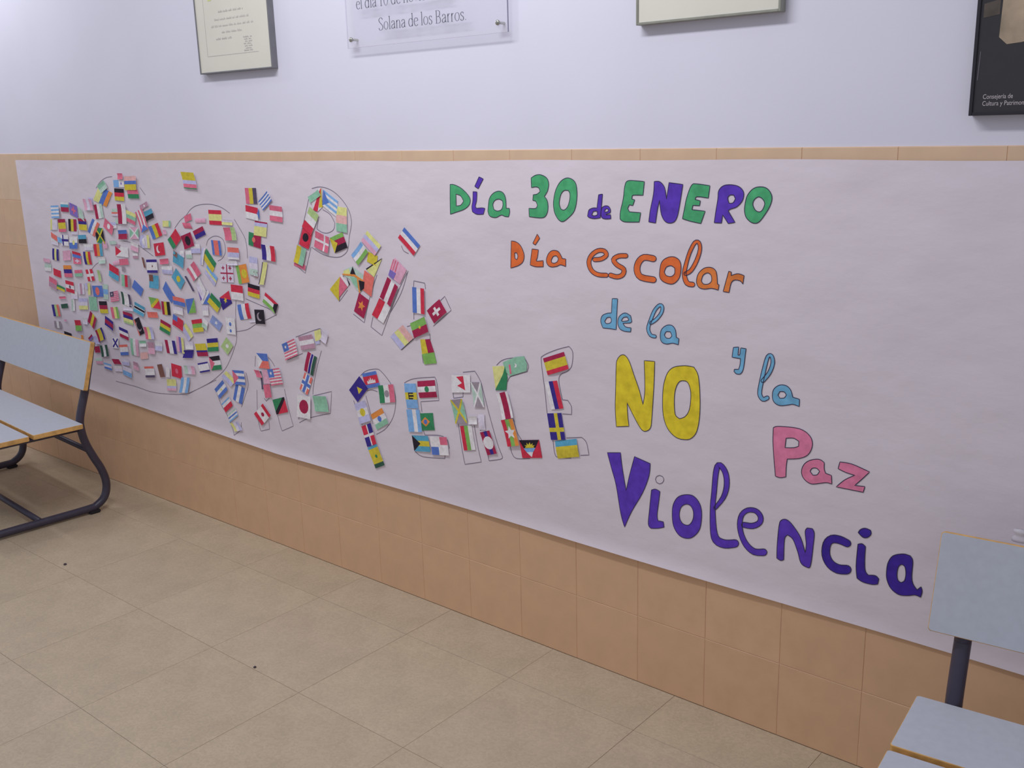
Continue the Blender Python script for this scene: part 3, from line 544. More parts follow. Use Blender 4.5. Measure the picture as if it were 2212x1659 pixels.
 ['small blue letter y','T','o',[[[6577,9484,6709,9513,6698,9322,6740,9327,6763,9496,6894,9495,6871,9260,6843,9024,6783,8898,6676,8877,6610,8925,6619,8977,6726,8991,6758,9113,6764,9247,6549,9253]]]],
 ['blue looped letter l beside the yellow word','T','s',[[[7492,8459,7486,8465,7472,8472,7451,8473,7428,8464,7402,8446,7373,8427,7366,8424,7352,8435,7328,8464,7314,8510,7315,8581,7329,8676,7347,8784,7368,8908,7392,9040,7415,9155,7434,9247,7451,9319,7467,9364,7481,9379,7485,9380,7485,9379,7498,9354,7511,9305,7513,9249,7500,9181,7474,9101,7442,9027,7396,8954,7340,8883,7299,8832,7289,8812,7290,8793,7296,8780,7302,8774],[7496,8453,7499,8445,7501,8429,7494,8409,7478,8390,7449,8370,7401,8340,7334,8332,7280,8363,7240,8415,7217,8488,7218,8578,7232,8680,7252,8789,7274,8914,7302,9048,7328,9164,7349,9257,7370,9335,7397,9397,7439,9442,7497,9458,7547,9436,7577,9389,7596,9325,7601,9251,7586,9168,7558,9079,7520,8994,7468,8911,7409,8836,7368,8784,7350,8770,7330,8765,7315,8767,7307,8771]]]],
 ['blue letter a above the pink word','T','o',[[[7577,8529,7615,8667,7748,8769,7900,8774,8005,8692,8062,8537,8220,8512,8221,8349,8069,8374,7953,8339,7751,8297,7611,8368],[7707,8532,7754,8622,7856,8627,7909,8563,7862,8490,7761,8464]]]],
 ['pink capital P','I','o',[[[7629,7753,7738,7805,8144,7843,8380,7801,8536,7664,8562,7471,8473,7272,8278,7150,7993,7078,7977,6888,7977,6650,7841,6604,7726,6614,7673,7032,7632,7433],[7944,7563,8122,7596,8249,7546,8248,7429,8132,7374,7930,7336]]]],
 ['pink letter a','I','o',[[[8342,6861,8401,7041,8545,7163,8740,7218,8857,7165,8865,7017,8902,6926,9034,6903,9054,6709,8930,6715,8785,6668,8572,6612,8400,6704],[8541,6901,8587,6978,8685,7004,8761,6946,8709,6852,8612,6822]]]],
 ['pink letter z','I','o',[[[9207,7251,9476,7255,9865,7156,9713,6963,9561,6784,9784,6806,9755,6670,9479,6668,9153,6664,9340,6868,9553,7017,9363,7037,9175,7090]]]],
 ['violet capital V','V','o',[[[3079,6287,3487,6365,3544,5959,3664,5374,3758,5793,3910,6343,4379,6250,4346,5915,4157,5419,3832,4839,3619,4360,3498,4718,3353,5455,3209,5891]]]],
 ['first violet letter i, its dot left blank','V','o',[[[4422,5560,4545,5607,4672,5573,4639,5277,4598,4935,4623,4782,4781,4791,4806,4651,4625,4577,4419,4526,4339,4621,4368,5006]]]],
 ['violet letter o','V','o',[[[5033,5079,5064,5333,5193,5545,5410,5654,5626,5662,5800,5500,5858,5232,5815,4857,5648,4612,5454,4513,5233,4548,5074,4758],[5236,5126,5286,5301,5415,5404,5545,5394,5626,5258,5617,5053,5512,4885,5359,4869,5261,4968]]]],
 ['tall violet looped letter l','V','s',[[[6861,4756,6855,4774,6835,4798,6798,4814,6748,4808,6679,4786,6587,4758,6510,4743,6446,4743,6387,4750,6345,4769,6316,4802,6290,4868,6265,4975,6243,5138,6226,5335,6218,5515,6221,5653,6232,5777,6244,5912,6254,6077,6265,6248,6280,6386,6297,6478,6314,6533,6311,6535,6287,6527,6311,6515,6344,6488,6373,6449,6399,6397,6419,6334,6432,6259,6437,6173,6434,6086,6421,5998,6399,5907,6367,5817,6310,5711,6239,5598,6187,5517,6177,5496,6178,5476,6185,5464,6191,5459],[6863,4743,6863,4723,6852,4687,6823,4647,6777,4617,6706,4589,6598,4547,6483,4522,6377,4522,6273,4545,6185,4603,6133,4692,6112,4794,6099,4920,6089,5095,6084,5300,6084,5487,6090,5634,6101,5761,6112,5895,6120,6058,6129,6232,6141,6377,6158,6483,6181,6566,6239,6644,6340,6664,6406,6631,6455,6586,6495,6532,6529,6465,6554,6387,6569,6299,6576,6200,6571,6098,6553,5995,6522,5890,6475,5783,6402,5667,6318,5555,6258,5478,6240,5461,6220,5453,6204,5453,6196,5456]]]],
 ['violet letter e','V','s',[[[6920,5236,6920,5223,6927,5202,6946,5183,6977,5176,7036,5178,7124,5183,7217,5203,7300,5246,7374,5302,7433,5370,7464,5448,7468,5523,7451,5589,7415,5645,7362,5691,7296,5720,7220,5727,7137,5716,7057,5688,6984,5641,6919,5578,6867,5500,6833,5411,6816,5317,6811,5222,6819,5126,6839,5031,6868,4939,6905,4852,6952,4767,7009,4694,7076,4633,7154,4584,7244,4554,7350,4557,7448,4580,7511,4596,7552,4618,7579,4652,7590,4682,7591,4700],[6922,5246,6926,5259,6940,5281,6965,5303,6999,5312,7057,5317,7134,5323,7196,5338,7247,5363,7297,5397,7327,5426,7338,5453,7341,5489,7335,5522,7316,5555,7283,5586,7247,5605,7200,5609,7142,5602,7091,5584,7046,5554,7004,5513,6972,5465,6952,5405,6941,5330,6939,5252,6946,5171,6963,5087,6989,5008,7025,4933,7071,4864,7121,4808,7178,4763,7240,4730,7295,4715,7360,4722,7440,4746,7500,4766,7542,4767,7572,4750,7587,4727,7591,4712]]]],
 ['violet letter n','V','o',[[[7863,5438,7914,5584,8045,5627,8201,5521,8400,5267,8520,4937,8535,5150,8495,5442,8541,5547,8662,5558,8711,5458,8701,5155,8660,4650,8562,4597,8428,4664,8342,4909,8216,5182,8080,5262,8010,5130,8013,4629,7938,4589,7840,4621,7837,4970]]]],
 ['dark violet letter c','U','s',[[[9550,5396,9554,5413,9553,5443,9538,5474,9508,5494,9462,5509,9393,5530,9318,5543,9246,5544,9169,5535,9090,5504,9019,5448,8963,5374,8926,5284,8908,5183,8904,5073,8916,4969,8947,4878,8993,4799,9050,4735,9119,4687,9195,4656,9277,4640,9366,4646,9447,4665,9498,4679,9546,4704,9579,4744,9592,4782,9595,4804],[9546,5385,9537,5369,9516,5346,9482,5328,9444,5327,9397,5337,9334,5350,9276,5356,9226,5354,9180,5347,9153,5335,9135,5320,9117,5297,9103,5262,9092,5200,9089,5119,9097,5049,9118,4994,9149,4944,9186,4907,9228,4883,9278,4868,9325,4861,9378,4866,9441,4881,9490,4893,9539,4892,9574,4869,9590,4839,9594,4819]]]],
 ['second violet letter i with a filled dot','U','o',[[[9700,5723,9747,5807,9846,5861,9966,5843,9982,5757,9910,5660,9808,5641]],[[9710,5452,9801,5487,9879,5441,9881,5131,9907,4881,9981,4792,10133,4823,10214,4766,10196,4639,10079,4598,9873,4595,9737,4649,9699,4935]]]],
 ['dark violet letter a ending the last word','U','o',[[[10366,4972,10385,5195,10482,5383,10688,5481,10835,5477,10897,5370,10900,5014,10945,4847,11033,4747,11107,4840,11136,4742,11114,4602,10994,4617,10851,4560,10656,4528,10483,4623,10388,4797],[10590,4999,10612,5167,10673,5237,10741,5202,10774,5050,10756,4883,10685,4816,10616,4862]]]],
]
PENCIL = [
 ['pencilled circle over the first violet i',[[4653,5996,4739,5981,4775,5911,4741,5826,4656,5775,4570,5790,4533,5860,4568,5945,4653,5996]]],
 ['pencilled outline of the dove',[[-21368,12575,-21017,12814,-20512,12993,-20047,13041],[-18118,12659,-17810,12387],[-22644,9227,-22076,9543,-21309,9745],[-19787,10576,-18967,10530,-18457,10384,-17718,10111],[-16047,11231,-15647,11519,-15221,11723,-14892,11947,-14489,12091,-13922,12159,-13425,12147,-12949,12057,-12537,11891],[-12307,11695,-12052,11400,-11802,11080,-11742,10777,-11758,10391],[-14132,10701,-14006,10894,-13730,11026,-13428,11067,-13126,10990,-13004,10787,-13024,10524,-13241,10300,-13531,10190],[-12081,8972,-11125,8796,-10477,8675],[-12668,8867,-12768,8375,-12801,7885],[-12825,7733,-12160,7878,-11648,8114,-11022,8336,-10408,8579],[-12778,7888,-12862,7416,-13035,7121,-13331,6697,-13779,6219,-14574,5710,-15371,5334,-16292,4961],[-21762,4652,-20187,4651,-18989,4604,-17805,4699,-16461,4902,-15783,5162,-14376,5754]]],
 ['pencilled outline of the letter P over the dove word',[[-8053,12797,-7684,12854,-7291,12810,-6915,12666,-6557,12398,-6354,12128,-6291,11803,-6427,11392,-6546,10977,-6799,10782,-7121,10711,-7599,10735,-7994,10844,-8269,10961],[-8230,12509,-8371,12194,-8650,11605,-8928,11059,-9229,10365,-8706,10102,-8310,10959],[-7601,12165,-7258,12022,-7068,11773,-7149,11564,-7440,11448,-7720,11461,-7953,11556,-7838,11847]]],
 ['pencilled outline of the slanting A',[[-3927,10514,-4278,9819,-4835,9136],[-3974,10460,-4436,9798,-5219,8446,-5689,8665,-5576,8982],[-6472,8988,-5989,8763,-5680,9531,-5277,10300],[-6823,10157,-7108,9315,-6671,9723]]],
 ['pencilled edge under the dot of the i',[[-4152,11233,-4076,11091,-3873,11017]]],
 ['pencilled outline of the letter X',[[-3739,10035,-3709,10236,-3265,10204,-3246,10030],[-3775,9295,-3790,9091],[-4092,8845,-3914,8898],[-3119,9403,-2490,9886,-2261,9506,-2994,8972],[-3162,8731,-3143,8554],[-4819,8455,-4373,8101,-3798,8524,-3539,8644],[-3517,8057,-3486,7809]]],
 ['pencilled outline of the lower P left of the A',[[-14481,5328,-14189,4795,-13907,4493,-13617,3964,-13554,3772,-13139,4048,-13046,4350],[-12477,6291,-12409,5858,-12657,5403,-12956,4934]]],
 ['pencilled outline of the upright A',[[-11919,5737,-12010,4807,-11931,4288,-11851,4232,-11371,4386,-11376,4663],[-10838,5001,-10753,4686,-10659,4442,-9997,4735,-10172,5299,-10329,5999],[-11824,6977,-11912,6586],[-11090,7016,-10915,6905,-10771,6737],[-11540,5491,-11424,5399,-11232,5539]]],
 ['pencilled outline of the letter Z',[[-9475,7914,-8304,8308,-8114,8316],[-8175,7610,-8445,7070,-8717,6392,-8796,6043],[-8802,5991,-7810,6294,-7949,5530,-9054,5190,-9648,4916],[-9582,5288,-9666,5034],[-10026,7058,-9163,7400]]],
 ['pencilled outline of the P in the lower word',[[-6327,7029,-6063,7217,-5622,7344,-5359,7312,-4966,6995,-4783,6687,-4787,6314,-4952,5873,-5301,5471,-5755,5198],[-6068,6570,-5844,6642,-5577,6625],[-6138,6407,-6010,6005,-5889,5523],[-6743,6160,-6536,5686,-6396,5397]]],
 ['pencilled outline of the first E in the lower word',[[-4343,7084,-3928,7271,-3037,7449,-2961,7282,-2912,6754,-3676,6599,-3649,6275],[-3636,5725,-3572,5570,-2906,5671,-2624,5577,-2566,5333],[-4041,4961,-3695,4858,-2778,4981,-2770,5111]]],
 ['pencilled outline of the A in the lower word',[[-1900,7746,-1445,7842,-1236,7564,-1081,7073,-965,6679,-691,5861,-509,5478,-578,5394,-1025,5254,-1062,5441],[-2327,7075,-2313,6918,-1938,7011,-1931,7152],[-2167,6162,-2066,5427,-1974,4958,-1321,5159,-1436,5617,-1543,6233],[-1397,6468,-1302,6100]]],
 ['pencilled outline of the C in the lower word',[[-625,8120,-427,8279,-128,8383,371,8462,508,8269,462,8083,108,7953,-146,7852,-236,7706],[-60,6658,55,6305,217,6097],[-215,5846,-137,5619,30,5531,496,5622]]],
 ['pencilled outline of the last E in the lower word',[[1056,7663,954,8423,1017,8592,1453,8804,1876,8948,1995,8807,1964,8460,1828,8285,1596,8158,1534,7958,1642,7478,1816,7489,1929,7346,1938,7123,1635,7090],[1121,7021,1088,7343,1056,7663],[1761,6445,2263,6552,2414,6434,2494,6110,2220,6047],[1306,6296,1358,5941,1476,5847,1909,5908]]],
]

# ---- painted letters
M_LINE = mat('dark_marker_line', (48, 42, 66), rough=0.7, spec=0.2)
M_PENCIL = mat('grey_pencil_line', (104, 96, 112), rough=0.8, spec=0.2)
def pairs(l): return [(l[i] / 1e4, l[i + 1] / 1e4) for i in range(0, len(l), 2)]
def smooth_loop(ps, n=4):
    N_ = len(ps); sharp = []
    for i in range(N_):
        a = Vector(ps[i]) - Vector(ps[i - 1]); c = Vector(ps[(i + 1) % N_]) - Vector(ps[i])
        sharp.append(a.angle(c, 0) > math.radians(57))
    out = []
    for i in range(N_):
        p1, p2 = ps[i], ps[(i + 1) % N_]
        p0 = p1 if sharp[i] else ps[i - 1]; p3 = p2 if sharp[(i + 1) % N_] else ps[(i + 2) % N_]
        for j in range(n):
            t = j / n
            out.append(tuple(.5 * (2 * q + (r - p) * t + (2 * p - 5 * q + 4 * r - s) * t * t + (-p + 3 * q - 3 * r + s) * t ** 3) for p, q, r, s in zip(p0, p1, p2, p3)))
    return out
def smooth_open(ps, n=5):
    N_ = len(ps); sharp = [True] + [(Vector(ps[i]) - Vector(ps[i - 1])).angle(Vector(ps[i + 1]) - Vector(ps[i]), 0) > math.radians(50) for i in range(1, N_ - 1)] + [True]
    out = []
    for i in range(N_ - 1):
        p1, p2 = ps[i], ps[i + 1]; p0 = p1 if sharp[i] else ps[i - 1]; p3 = p2 if sharp[i + 1] else ps[i + 2]
        for j in range(n):
            t = j / n
            out.append(tuple(.5 * (2 * q + (r - p) * t + (2 * p - 5 * q + 4 * r - s) * t * t + (-p + 3 * q - 3 * r + s) * t ** 3) for p, q, r, s in zip(p0, p1, p2, p3)))
    return out + [ps[-1]]
def lift(x, z, d): return (x, paper_y(x, z) + edge_curl(x, z) - d, z)
def ribbon(V, F, I, pts, w, d, mi, closed):
    n = len(pts); base = len(V)
    for i, p in enumerate(pts):
        a = pts[i - 1] if (i or closed) else p; c = pts[(i + 1) % n] if (i < n - 1 or closed) else p
        dx, dz = c[0] - a[0], c[1] - a[1]; L_ = math.hypot(dx, dz) or 1
        nx, nz = -dz / L_ * w / 2, dx / L_ * w / 2
        V.append(lift(p[0] + nx, p[1] + nz, d)); V.append(lift(p[0] - nx, p[1] - nz, d))
    for i in range(n if closed else n - 1):
        j = (i + 1) % n; F.append((base + 2 * i, base + 2 * i + 1, base + 2 * j + 1, base + 2 * j)); I.append(mi)
def fix_normals(o):
    bm = bmesh.new(); bm.from_mesh(o.data)
    flip = [f for f in bm.faces if f.normal.y > 0]
    bmesh.ops.reverse_faces(bm, faces=flip); bm.to_mesh(o.data); bm.free()
for lab, c, kind, shapes in LETTERS:
    V = []; F = []; I = []
    for loops in shapes:
        if kind == 'o':
            lp = [smooth_loop(pairs(l)) for l in loops]
            base = len(V)
            for l in lp: V += [lift(x, z, 0.0008) for x, z in l]
            for t in tessellate_polygon([[Vector((x, z, 0)) for x, z in l] for l in lp]):
                F.append(tuple(base + i for i in t)); I.append(0)
            for l in lp: ribbon(V, F, I, l, 0.0017, 0.0010, 1, True)
        else:
            A, B = pairs(loops[0]), pairs(loops[1]); base = len(V)
            for a, bq in zip(A, B): V += [lift(*a, 0.0008), lift(*bq, 0.0008)]
            for i in range(len(A) - 1): F.append((base + 2 * i, base + 2 * i + 1, base + 2 * i + 3, base + 2 * i + 2)); I.append(0)
            ribbon(V, F, I, A + B[::-1], 0.0017, 0.0010, 1, True)
    o = mesh('painted_letter', V, F, [marker(c), M_LINE], I); fix_normals(o); under(o); o['label'] = lab
for lab, segs in [(l_, [g_]) for l_, gs_ in PENCIL if 'dove' in l_ and 'word' not in l_ for g_ in gs_] + [p_ for p_ in PENCIL if not ('dove' in p_[0] and 'word' not in p_[0])]:
    V = []; F = []; I = []
    for s in segs: ribbon(V, F, I, smooth_open(pairs(s)), 0.0019, 0.0007, 0, False)
    o = mesh('pencil_outline', V, F, [M_PENCIL], I); fix_normals(o); under(o); o['label'] = lab

# ---- paper flags
def clip(poly, axis, lo, hi):
    for s, lim in ((1, lo), (-1, hi)):
        out = []
        for i in range(len(poly)):
            a, c = poly[i - 1], poly[i]; da, dc = s * (a[axis] - lim), s * (c[axis] - lim)
            if (da >= 0) != (dc >= 0):
                t = da / (da - dc); out.append((a[0] + (c[0] - a[0]) * t, a[1] + (c[1] - a[1]) * t))
            if dc >= 0: out.append(c)
        poly = out
        if len(poly) < 3: return []
    return poly
def rect(u0, v0, u1, v1): return [(u0, v0), (u1, v0), (u1, v1), (u0, v1)]
def disc(u, v, r, asp, n=14): return [(u + r * asp * math.cos(2 * math.pi * i / n), v + r * math.sin(2 * math.pi * i / n)) for i in range(n)]
def star(u, v, r, asp, n=5): return [(u + (r if i % 2 == 0 else r * .45) * asp * math.sin(math.pi * i / n), v - (r if i % 2 == 0 else r * .45) * math.cos(math.pi * i / n)) for i in range(2 * n)]
def strip(p, q, w):
    dx, dy = q[0] - p[0], q[1] - p[1]; L_ = math.hypot(dx, dy); nx, ny = -dy / L_ * w, dx / L_ * w
    return [(p[0] + nx, p[1] + ny), (q[0] + nx, q[1] + ny), (q[0] - nx, q[1] - ny), (p[0] - nx, p[1] - ny)]
def design(code, asp):
    parts = code.split('|'); h = parts[0]; P = []; names = []; pat = ''
    def cols(s): return [(c, float(w) if w else 1.0) for c, w in re.findall(r'([A-Za-z])([\d.]*)', s)]
    k, rest = h[0], h[1:]
    if k in 'hv':
        cs = cols(rest); tot = sum(w for _, w in cs); t = 0
        for c, w in cs:
            a, bb = t / tot, (t + w) / tot; t += w
            P.append((c, rect(0, a, 1, bb) if k == 'h' else rect(a, 0, bb, 1)))
        names = [c for c, _ in cs]; pat = ('horizontal stripes' if k == 'h' else 'vertical stripes') if len(cs) > 1 else 'plain'
    elif k == 'j': P = [(rest[0], rect(0, 0, 1, 1)), (rest[1], [(0, 0), (.5, .5), (0, 1)]), (rest[1], [(1, 0), (.5, .5), (1, 1)]), (rest[2], strip((0, 0), (1, 1), .06)), (rest[2], strip((0, 1), (1, 0), .06))]; names = list(rest); pat = 'a diagonal cross'
    elif k == 'd': P = [(rest[0], rect(0, 0, 1, 1)), (rest[2], [(1, 0), (1, 1), (0, 1)]), (rest[1], [(0, 1), (0, .8), (.85, 0), (1, 0), (1, .15), (.15, 1)])]; names = list(rest); pat = 'a diagonal band'
    elif k == 'e': P = [(rest[0], rect(0, 0, 1, 1)), (rest[1], [(1, 0), (1, 1), (.1, 1)])]; names = list(rest); pat = 'a diagonal split'
    elif k == 'i': P = [(rest[1], rect(0, 0, 1, 1)), (rest[0], [(0, 0), (1, 0), (1, .75)])]; names = list(rest); pat = 'a diagonal split'
    elif k == 'Q':
        P = [('W', rect(0, 0, 1, 1)), (rest[0], rect(0, 0, .44, .44)), (rest[1], rect(.56, 0, 1, .44)), (rest[2], rect(0, .56, .44, 1)), (rest[3], rect(.56, .56, 1, 1))]; names = list(dict.fromkeys(rest)); pat = 'four quarters'
    elif k == 'u':
        P = [('W' if rest[1] == 'r' and rest[0] != 'D' else 'p', rect(0, 0, 1, 1))]
        for i in range(6): P.append((rest[1], rect(0, i / 5.5, 1, (i + .5) / 5.5)))
        P.append((rest[0], rect(0, 0, .42, .5))); P.append(('W', star(.21, .25, .13, asp))); names = [rest[1], 'W', rest[0]]; pat = 'many stripes and a corner block'
    elif k == 'T': P = [(rest, [(0, 0), (1, 0), (.9, 1)])]; names = [rest]; pat = 'a torn point'
    elif k == 'X':
        P = [('w', rect(0, 0, 1, 1)), ('M', rect(.46, 0, .54, 1)), ('M', rect(0, .46, 1, .54))]
        for u in (.22, .76):
            for v in (.2, .78): P += [('M', rect(u - .03, v - .11, u + .03, v + .11)), ('M', rect(u - .11, v - .03, u + .11, v + .03))]
        names = ['w', 'M']; pat = 'one large and four small crosses'
    for e in parts[1:]:
        t, c = e[0], e[1]; names.append(c); nums = [float(x) for x in e[2:].split(',')] if len(e) > 2 else []
        if t == 'o': r = nums[0] if nums else .22; u, v = (nums[1], nums[2]) if len(nums) > 2 else (.5, .5); P.append((c, disc(u, v, r, asp)))
        elif t == 't': P.append((c, [(0, 0), (.45, .5), (0, 1)]))
        elif t == 'T': P.append((c, [(1, 0), (1, 1), (.72, .72), (.72, .28)]))
        elif t == 'v': P.append((c, [(0, 1), (.5, .68), (1, 1)]))
        elif t == '+':
            u, v, w = nums if nums else (.5, .5, .14); su = .0
            if nums == []: P += [(c, rect(.5 - .07, .2, .5 + .07, .8)), (c, rect(.22, .5 - .09, .78, .5 + .09))]
            else: P += [(c, rect(u - w / 2 * asp, 0, u + w / 2 * asp, 1)), (c, rect(0, v - w / 2, 1, v + w / 2))]
        elif t == 'x': P += [(c, strip((.1, .1), (.9, .9), .09)), (c, strip((.1, .9), (.9, .1), .09))]
        elif t == 'q': P.append((c, rect(0, 0, .42, .5)))
        elif t == 's': P.append((c, star(.5, .5, .26, asp)))
        elif t == 'k': P += [(c, disc(.45, .5, .3, asp)), (h[-1] if h[-1].isalpha() else 'K', disc(.58, .45, .26, asp))]
        elif t == 'D': P.append((c, [(.5, .22), (.78, .5), (.5, .78), (.22, .5)]))
        elif t == 'a': P.append((c, [(.22, .72), (.25, .5), (.34, .58), (.4, .4), (.46, .55), (.52, .32), (.58, .55), (.66, .42), (.7, .58), (.8, .5), (.8, .72)]))
        elif t == 'i': P += [(c, [(.5, .3), (.68, .72), (.34, .72)])]
        elif t == 'y': P += [(c, rect(.3, .46, .72, .53)), (c, rect(.32, .36, .7, .41)), (c, rect(.3, .58, .66, .63)), (c, rect(.28, .36, .34, .62))]
        elif t == 'H': P.append((c, [(.25, .12), (.62, .08), (.72, .88), (.3, .62), (.55, .47)]))
    names = [n for n in dict.fromkeys(names) if n in INK_NAME]
    return P, names, pat
M_WHITE = ink('W')
def add_poly(V, F, I, pts3, mi):
    base = len(V); V += pts3; F.append(tuple(range(base, base + len(pts3)))); I.append(mi)
for ln in FLAGS.strip().splitlines():
    t = ln.split(); v = [int(q) / 1e4 for q in t[:6]]
    TL, TR, BL = Vector(v[0:2]), Vector(v[2:4]), Vector(v[4:6]); eu, ev = TR - TL, BL - TL
    asp = ev.length / max(eu.length, 1e-4)
    P, names, pat = design(t[6], asp)
    curl = random.choice([-1, 1, 1]) * random.uniform(.0004, .0022); tiltu = random.uniform(0, .0016); tiltv = random.uniform(0, .0014); ax = random.randrange(2)
    def pos(u, w, d):
        q = TL + eu * u + ev * w; s = (u, w)[ax]
        k_ = min(3, max(0, int(s * 4))); f_ = s * 4 - k_; c0, c1 = (k_ / 2 - 1) ** 2, ((k_ + 1) / 2 - 1) ** 2
        h_ = .0012 + abs(curl) + curl * (c0 + (c1 - c0) * f_) + tiltu * u + tiltv * w
        x, y, z = lift(q[0], q[1], max(.0010, h_) + d); return (x, y, z)
    V = []; F = []; I = []; used = {}
    def mi(c):
        if c not in used: used[c] = len(used)
        return used[c]
    full = rect(0, 0, 1, 1); nb = 4
    mi('W' if t[6][0] != 'T' else t[6][1])
    if t[6][0] != 'T':
        for k in range(nb):                              # white back layer with cut edges
            pl = clip(full, ax, k / nb, (k + 1) / nb)
            add_poly(V, F, I, [pos(a, c, 0) for a, c in pl], 0); add_poly(V, F, I, [pos(a, c, -.0004) for a, c in pl][::-1], 0)
        for a, c in ((0, 1), (1, 2), (2, 3), (3, 0)):
            p, q = full[a], full[c]
            add_poly(V, F, I, [pos(*p, 0), pos(*q, 0), pos(*q, -.0004), pos(*p, -.0004)], 0)
    for li, (c, pl) in enumerate(P):
        for k in range(nb):
            q = clip(pl, ax, k / nb, (k + 1) / nb)
            if q: add_poly(V, F, I, [pos(min(1, max(0, a)), min(1, max(0, w)), .00009 * (li + 1)) for a, w in q], mi(c))
    o = mesh('paper_flag', V, F, [ink(c) for c in used], I)
    under(o)
    ns = [INK_NAME[n] for n in names]
    lab = (ns[0] if len(ns) == 1 else ', '.join(ns[:-1]) + ' and ' + ns[-1])
    o['label'] = 'small paper flag, ' + lab + ('' if pat == 'plain' else ', with ' + pat)
for lab, polys in SHAPED_FLAGS:
    V = []; F = []; I = []; used = {}
    for li, (c, l) in enumerate(polys):
        if c not in used: used[c] = len(used)
        pts = pairs(l); base = len(V)
        V += [lift(x, z, .0022 + .0002 * li) for x, z in pts]
        for tt in tessellate_polygon([[Vector((x, z, 0)) for x, z in pts]]): F.append(tuple(base + i for i in tt)); I.append(used[c])
        b2 = len(V); V += [lift(x, z, .0014) for x, z in pts]
        for i in range(len(pts)):
            j = (i + 1) % len(pts); F.append((base + i, base + j, b2 + j, b2 + i)); I.append(used[c])
    o = under(mesh('paper_flag', V, F, [ink(c) for c in used], I)); o['label'] = lab

# ------------------------------------------------------------------ benches
M_LAM = mat('grey_laminate', (153, 156, 165), rough=0.5, spec=0.3, var=0.02, scale=60)
M_PLY = mat('plywood_edge', (176, 138, 84), rough=0.6, spec=0.25, var=0.12, scale=50)
M_TUBE = mat('dark_painted_tube', (50, 46, 60), rough=0.38, spec=0.45, var=0.05)
M_RUB = mat('black_rubber', (36, 33, 38), rough=0.7, spec=0.3)
def board(name, L_, prof, parent, r=0.006, x0=0.0):
    """laminated plank: rounded rectangle L_ x |prof| extruded by its thickness; prof = (origin, width vector, thickness vector)"""
    o0, wv, tv = [Vector((0, *p)) for p in prof]; o0.x = x0; W_ = wv.length; wd = wv.normalized()
    pts = []
    for cx_, cy_, a0 in ((L_ - r, r, -90), (L_ - r, W_ - r, 0), (r, W_ - r, 90), (r, r, 180)):
        for k in range(6):
            a = math.radians(a0 + 90 * k / 5); pts.append((cx_ + r * math.cos(a), cy_ + r * math.sin(a)))
    n = len(pts); ch = 0.0012
    def loop(ins, d): 
        out = []
        for x, w in pts:
            x2 = L_ / 2 + (x - L_ / 2) * (1 - 2 * ins / L_); w2 = W_ / 2 + (w - W_ / 2) * (1 - 2 * ins / W_)
            out.append(o0 + Vector((x2, 0, 0)) + wd * w2 + tv * d)
        return out
    V = loop(ch, 0) + loop(0, .07) + loop(0, .93) + loop(ch, 1); F = [tuple(range(n))]; I = [0]
    for s in range(3):
        for i in range(n):
            j = (i + 1) % n; F.append((s * n + i, s * n + j, (s + 1) * n + j, (s + 1) * n + i)); I.append(1)
    F.append(tuple(3 * n + i for i in range(n))[::-1]); I.append(0)
    o = mesh(name, V, F, [M_LAM, M_PLY], I, parent)
    bm = bmesh.new(); bm.from_mesh(o.data); bmesh.ops.recalc_face_normals(bm, faces=bm.faces); bm.to_mesh(o.data); bm.free()
    return o
LB = 0.99
def make_bench(loc, rz, label):
    t = empty('waiting_bench', loc, rz); tag(t, label, 'bench', 'low waiting benches against the wall')
    # (y, z): y grows towards the wall
    bt = (.012, -.0033)
    board('backrest', LB - .016, ((-.030, .513), (.052, .181), (.0165, -.0047)), t, x0=.008)
    board('seat_plank', LB - .006, ((-.050, .385), (-.188, 0), (0, -.018)), t, x0=.003)
    board('seat_plank', LB - .006, ((-.252, .384), (-.188, 0), (0, -.018)), t, x0=.003)
    path = [(-.46, .021), (-.30, .021), (-.06, .021), (-.012, .029), (.022, .058), (.034, .11), (.022, .17), (-.002, .226), (-.026, .29), (-.036, .345), (-.034, .395), (-.004, .489), (.0, .503), (.048, .682)]
    for x in (.066, LB - .066):
        f = tube('side_frame', [(x, y, z) for y, z in catmull(path, 5)], .0155, M_TUBE, t)
        tube('seat_rail', [(x, y, z) for y, z in ((-.036, .353), (-.2, .353), (-.44, .353))], .0105, M_TUBE, t)
        for y in (-.03, -.43):
            link('rubber_foot', box_me('rubber_foot', (x - .018, y - .022, 0.0), (x + .018, y + .022, .014), .004, 2), [M_RUB], f)
        for z, y in ((.56, .0035), (.64, .026)):
            pass
    tube('stretcher', [(.066, -.018, .258), (.5, -.018, .258), (LB - .066, -.018, .258)], .0105, M_TUBE, t)
    tube('stretcher', [(.066, -.24, .030), (.5, -.24, .030), (LB - .066, -.24, .030)], .0115, M_TUBE, t)
    return t
def rot2(a, x, y): return (math.cos(a) * x - math.sin(a) * y, math.sin(a) * x + math.cos(a) * y)
a = math.radians(-4.0); ox, oy = rot2(a, LB - .066, 0)
make_bench((-2.004 - ox, -.224 - oy, 0), a, 'grey bench on dark tubes at the left, below the dove end of the mural')
make_bench((1.189, -.212, 0), math.radians(5.0), 'grey bench on dark tubes at the right, beside the last violet word')

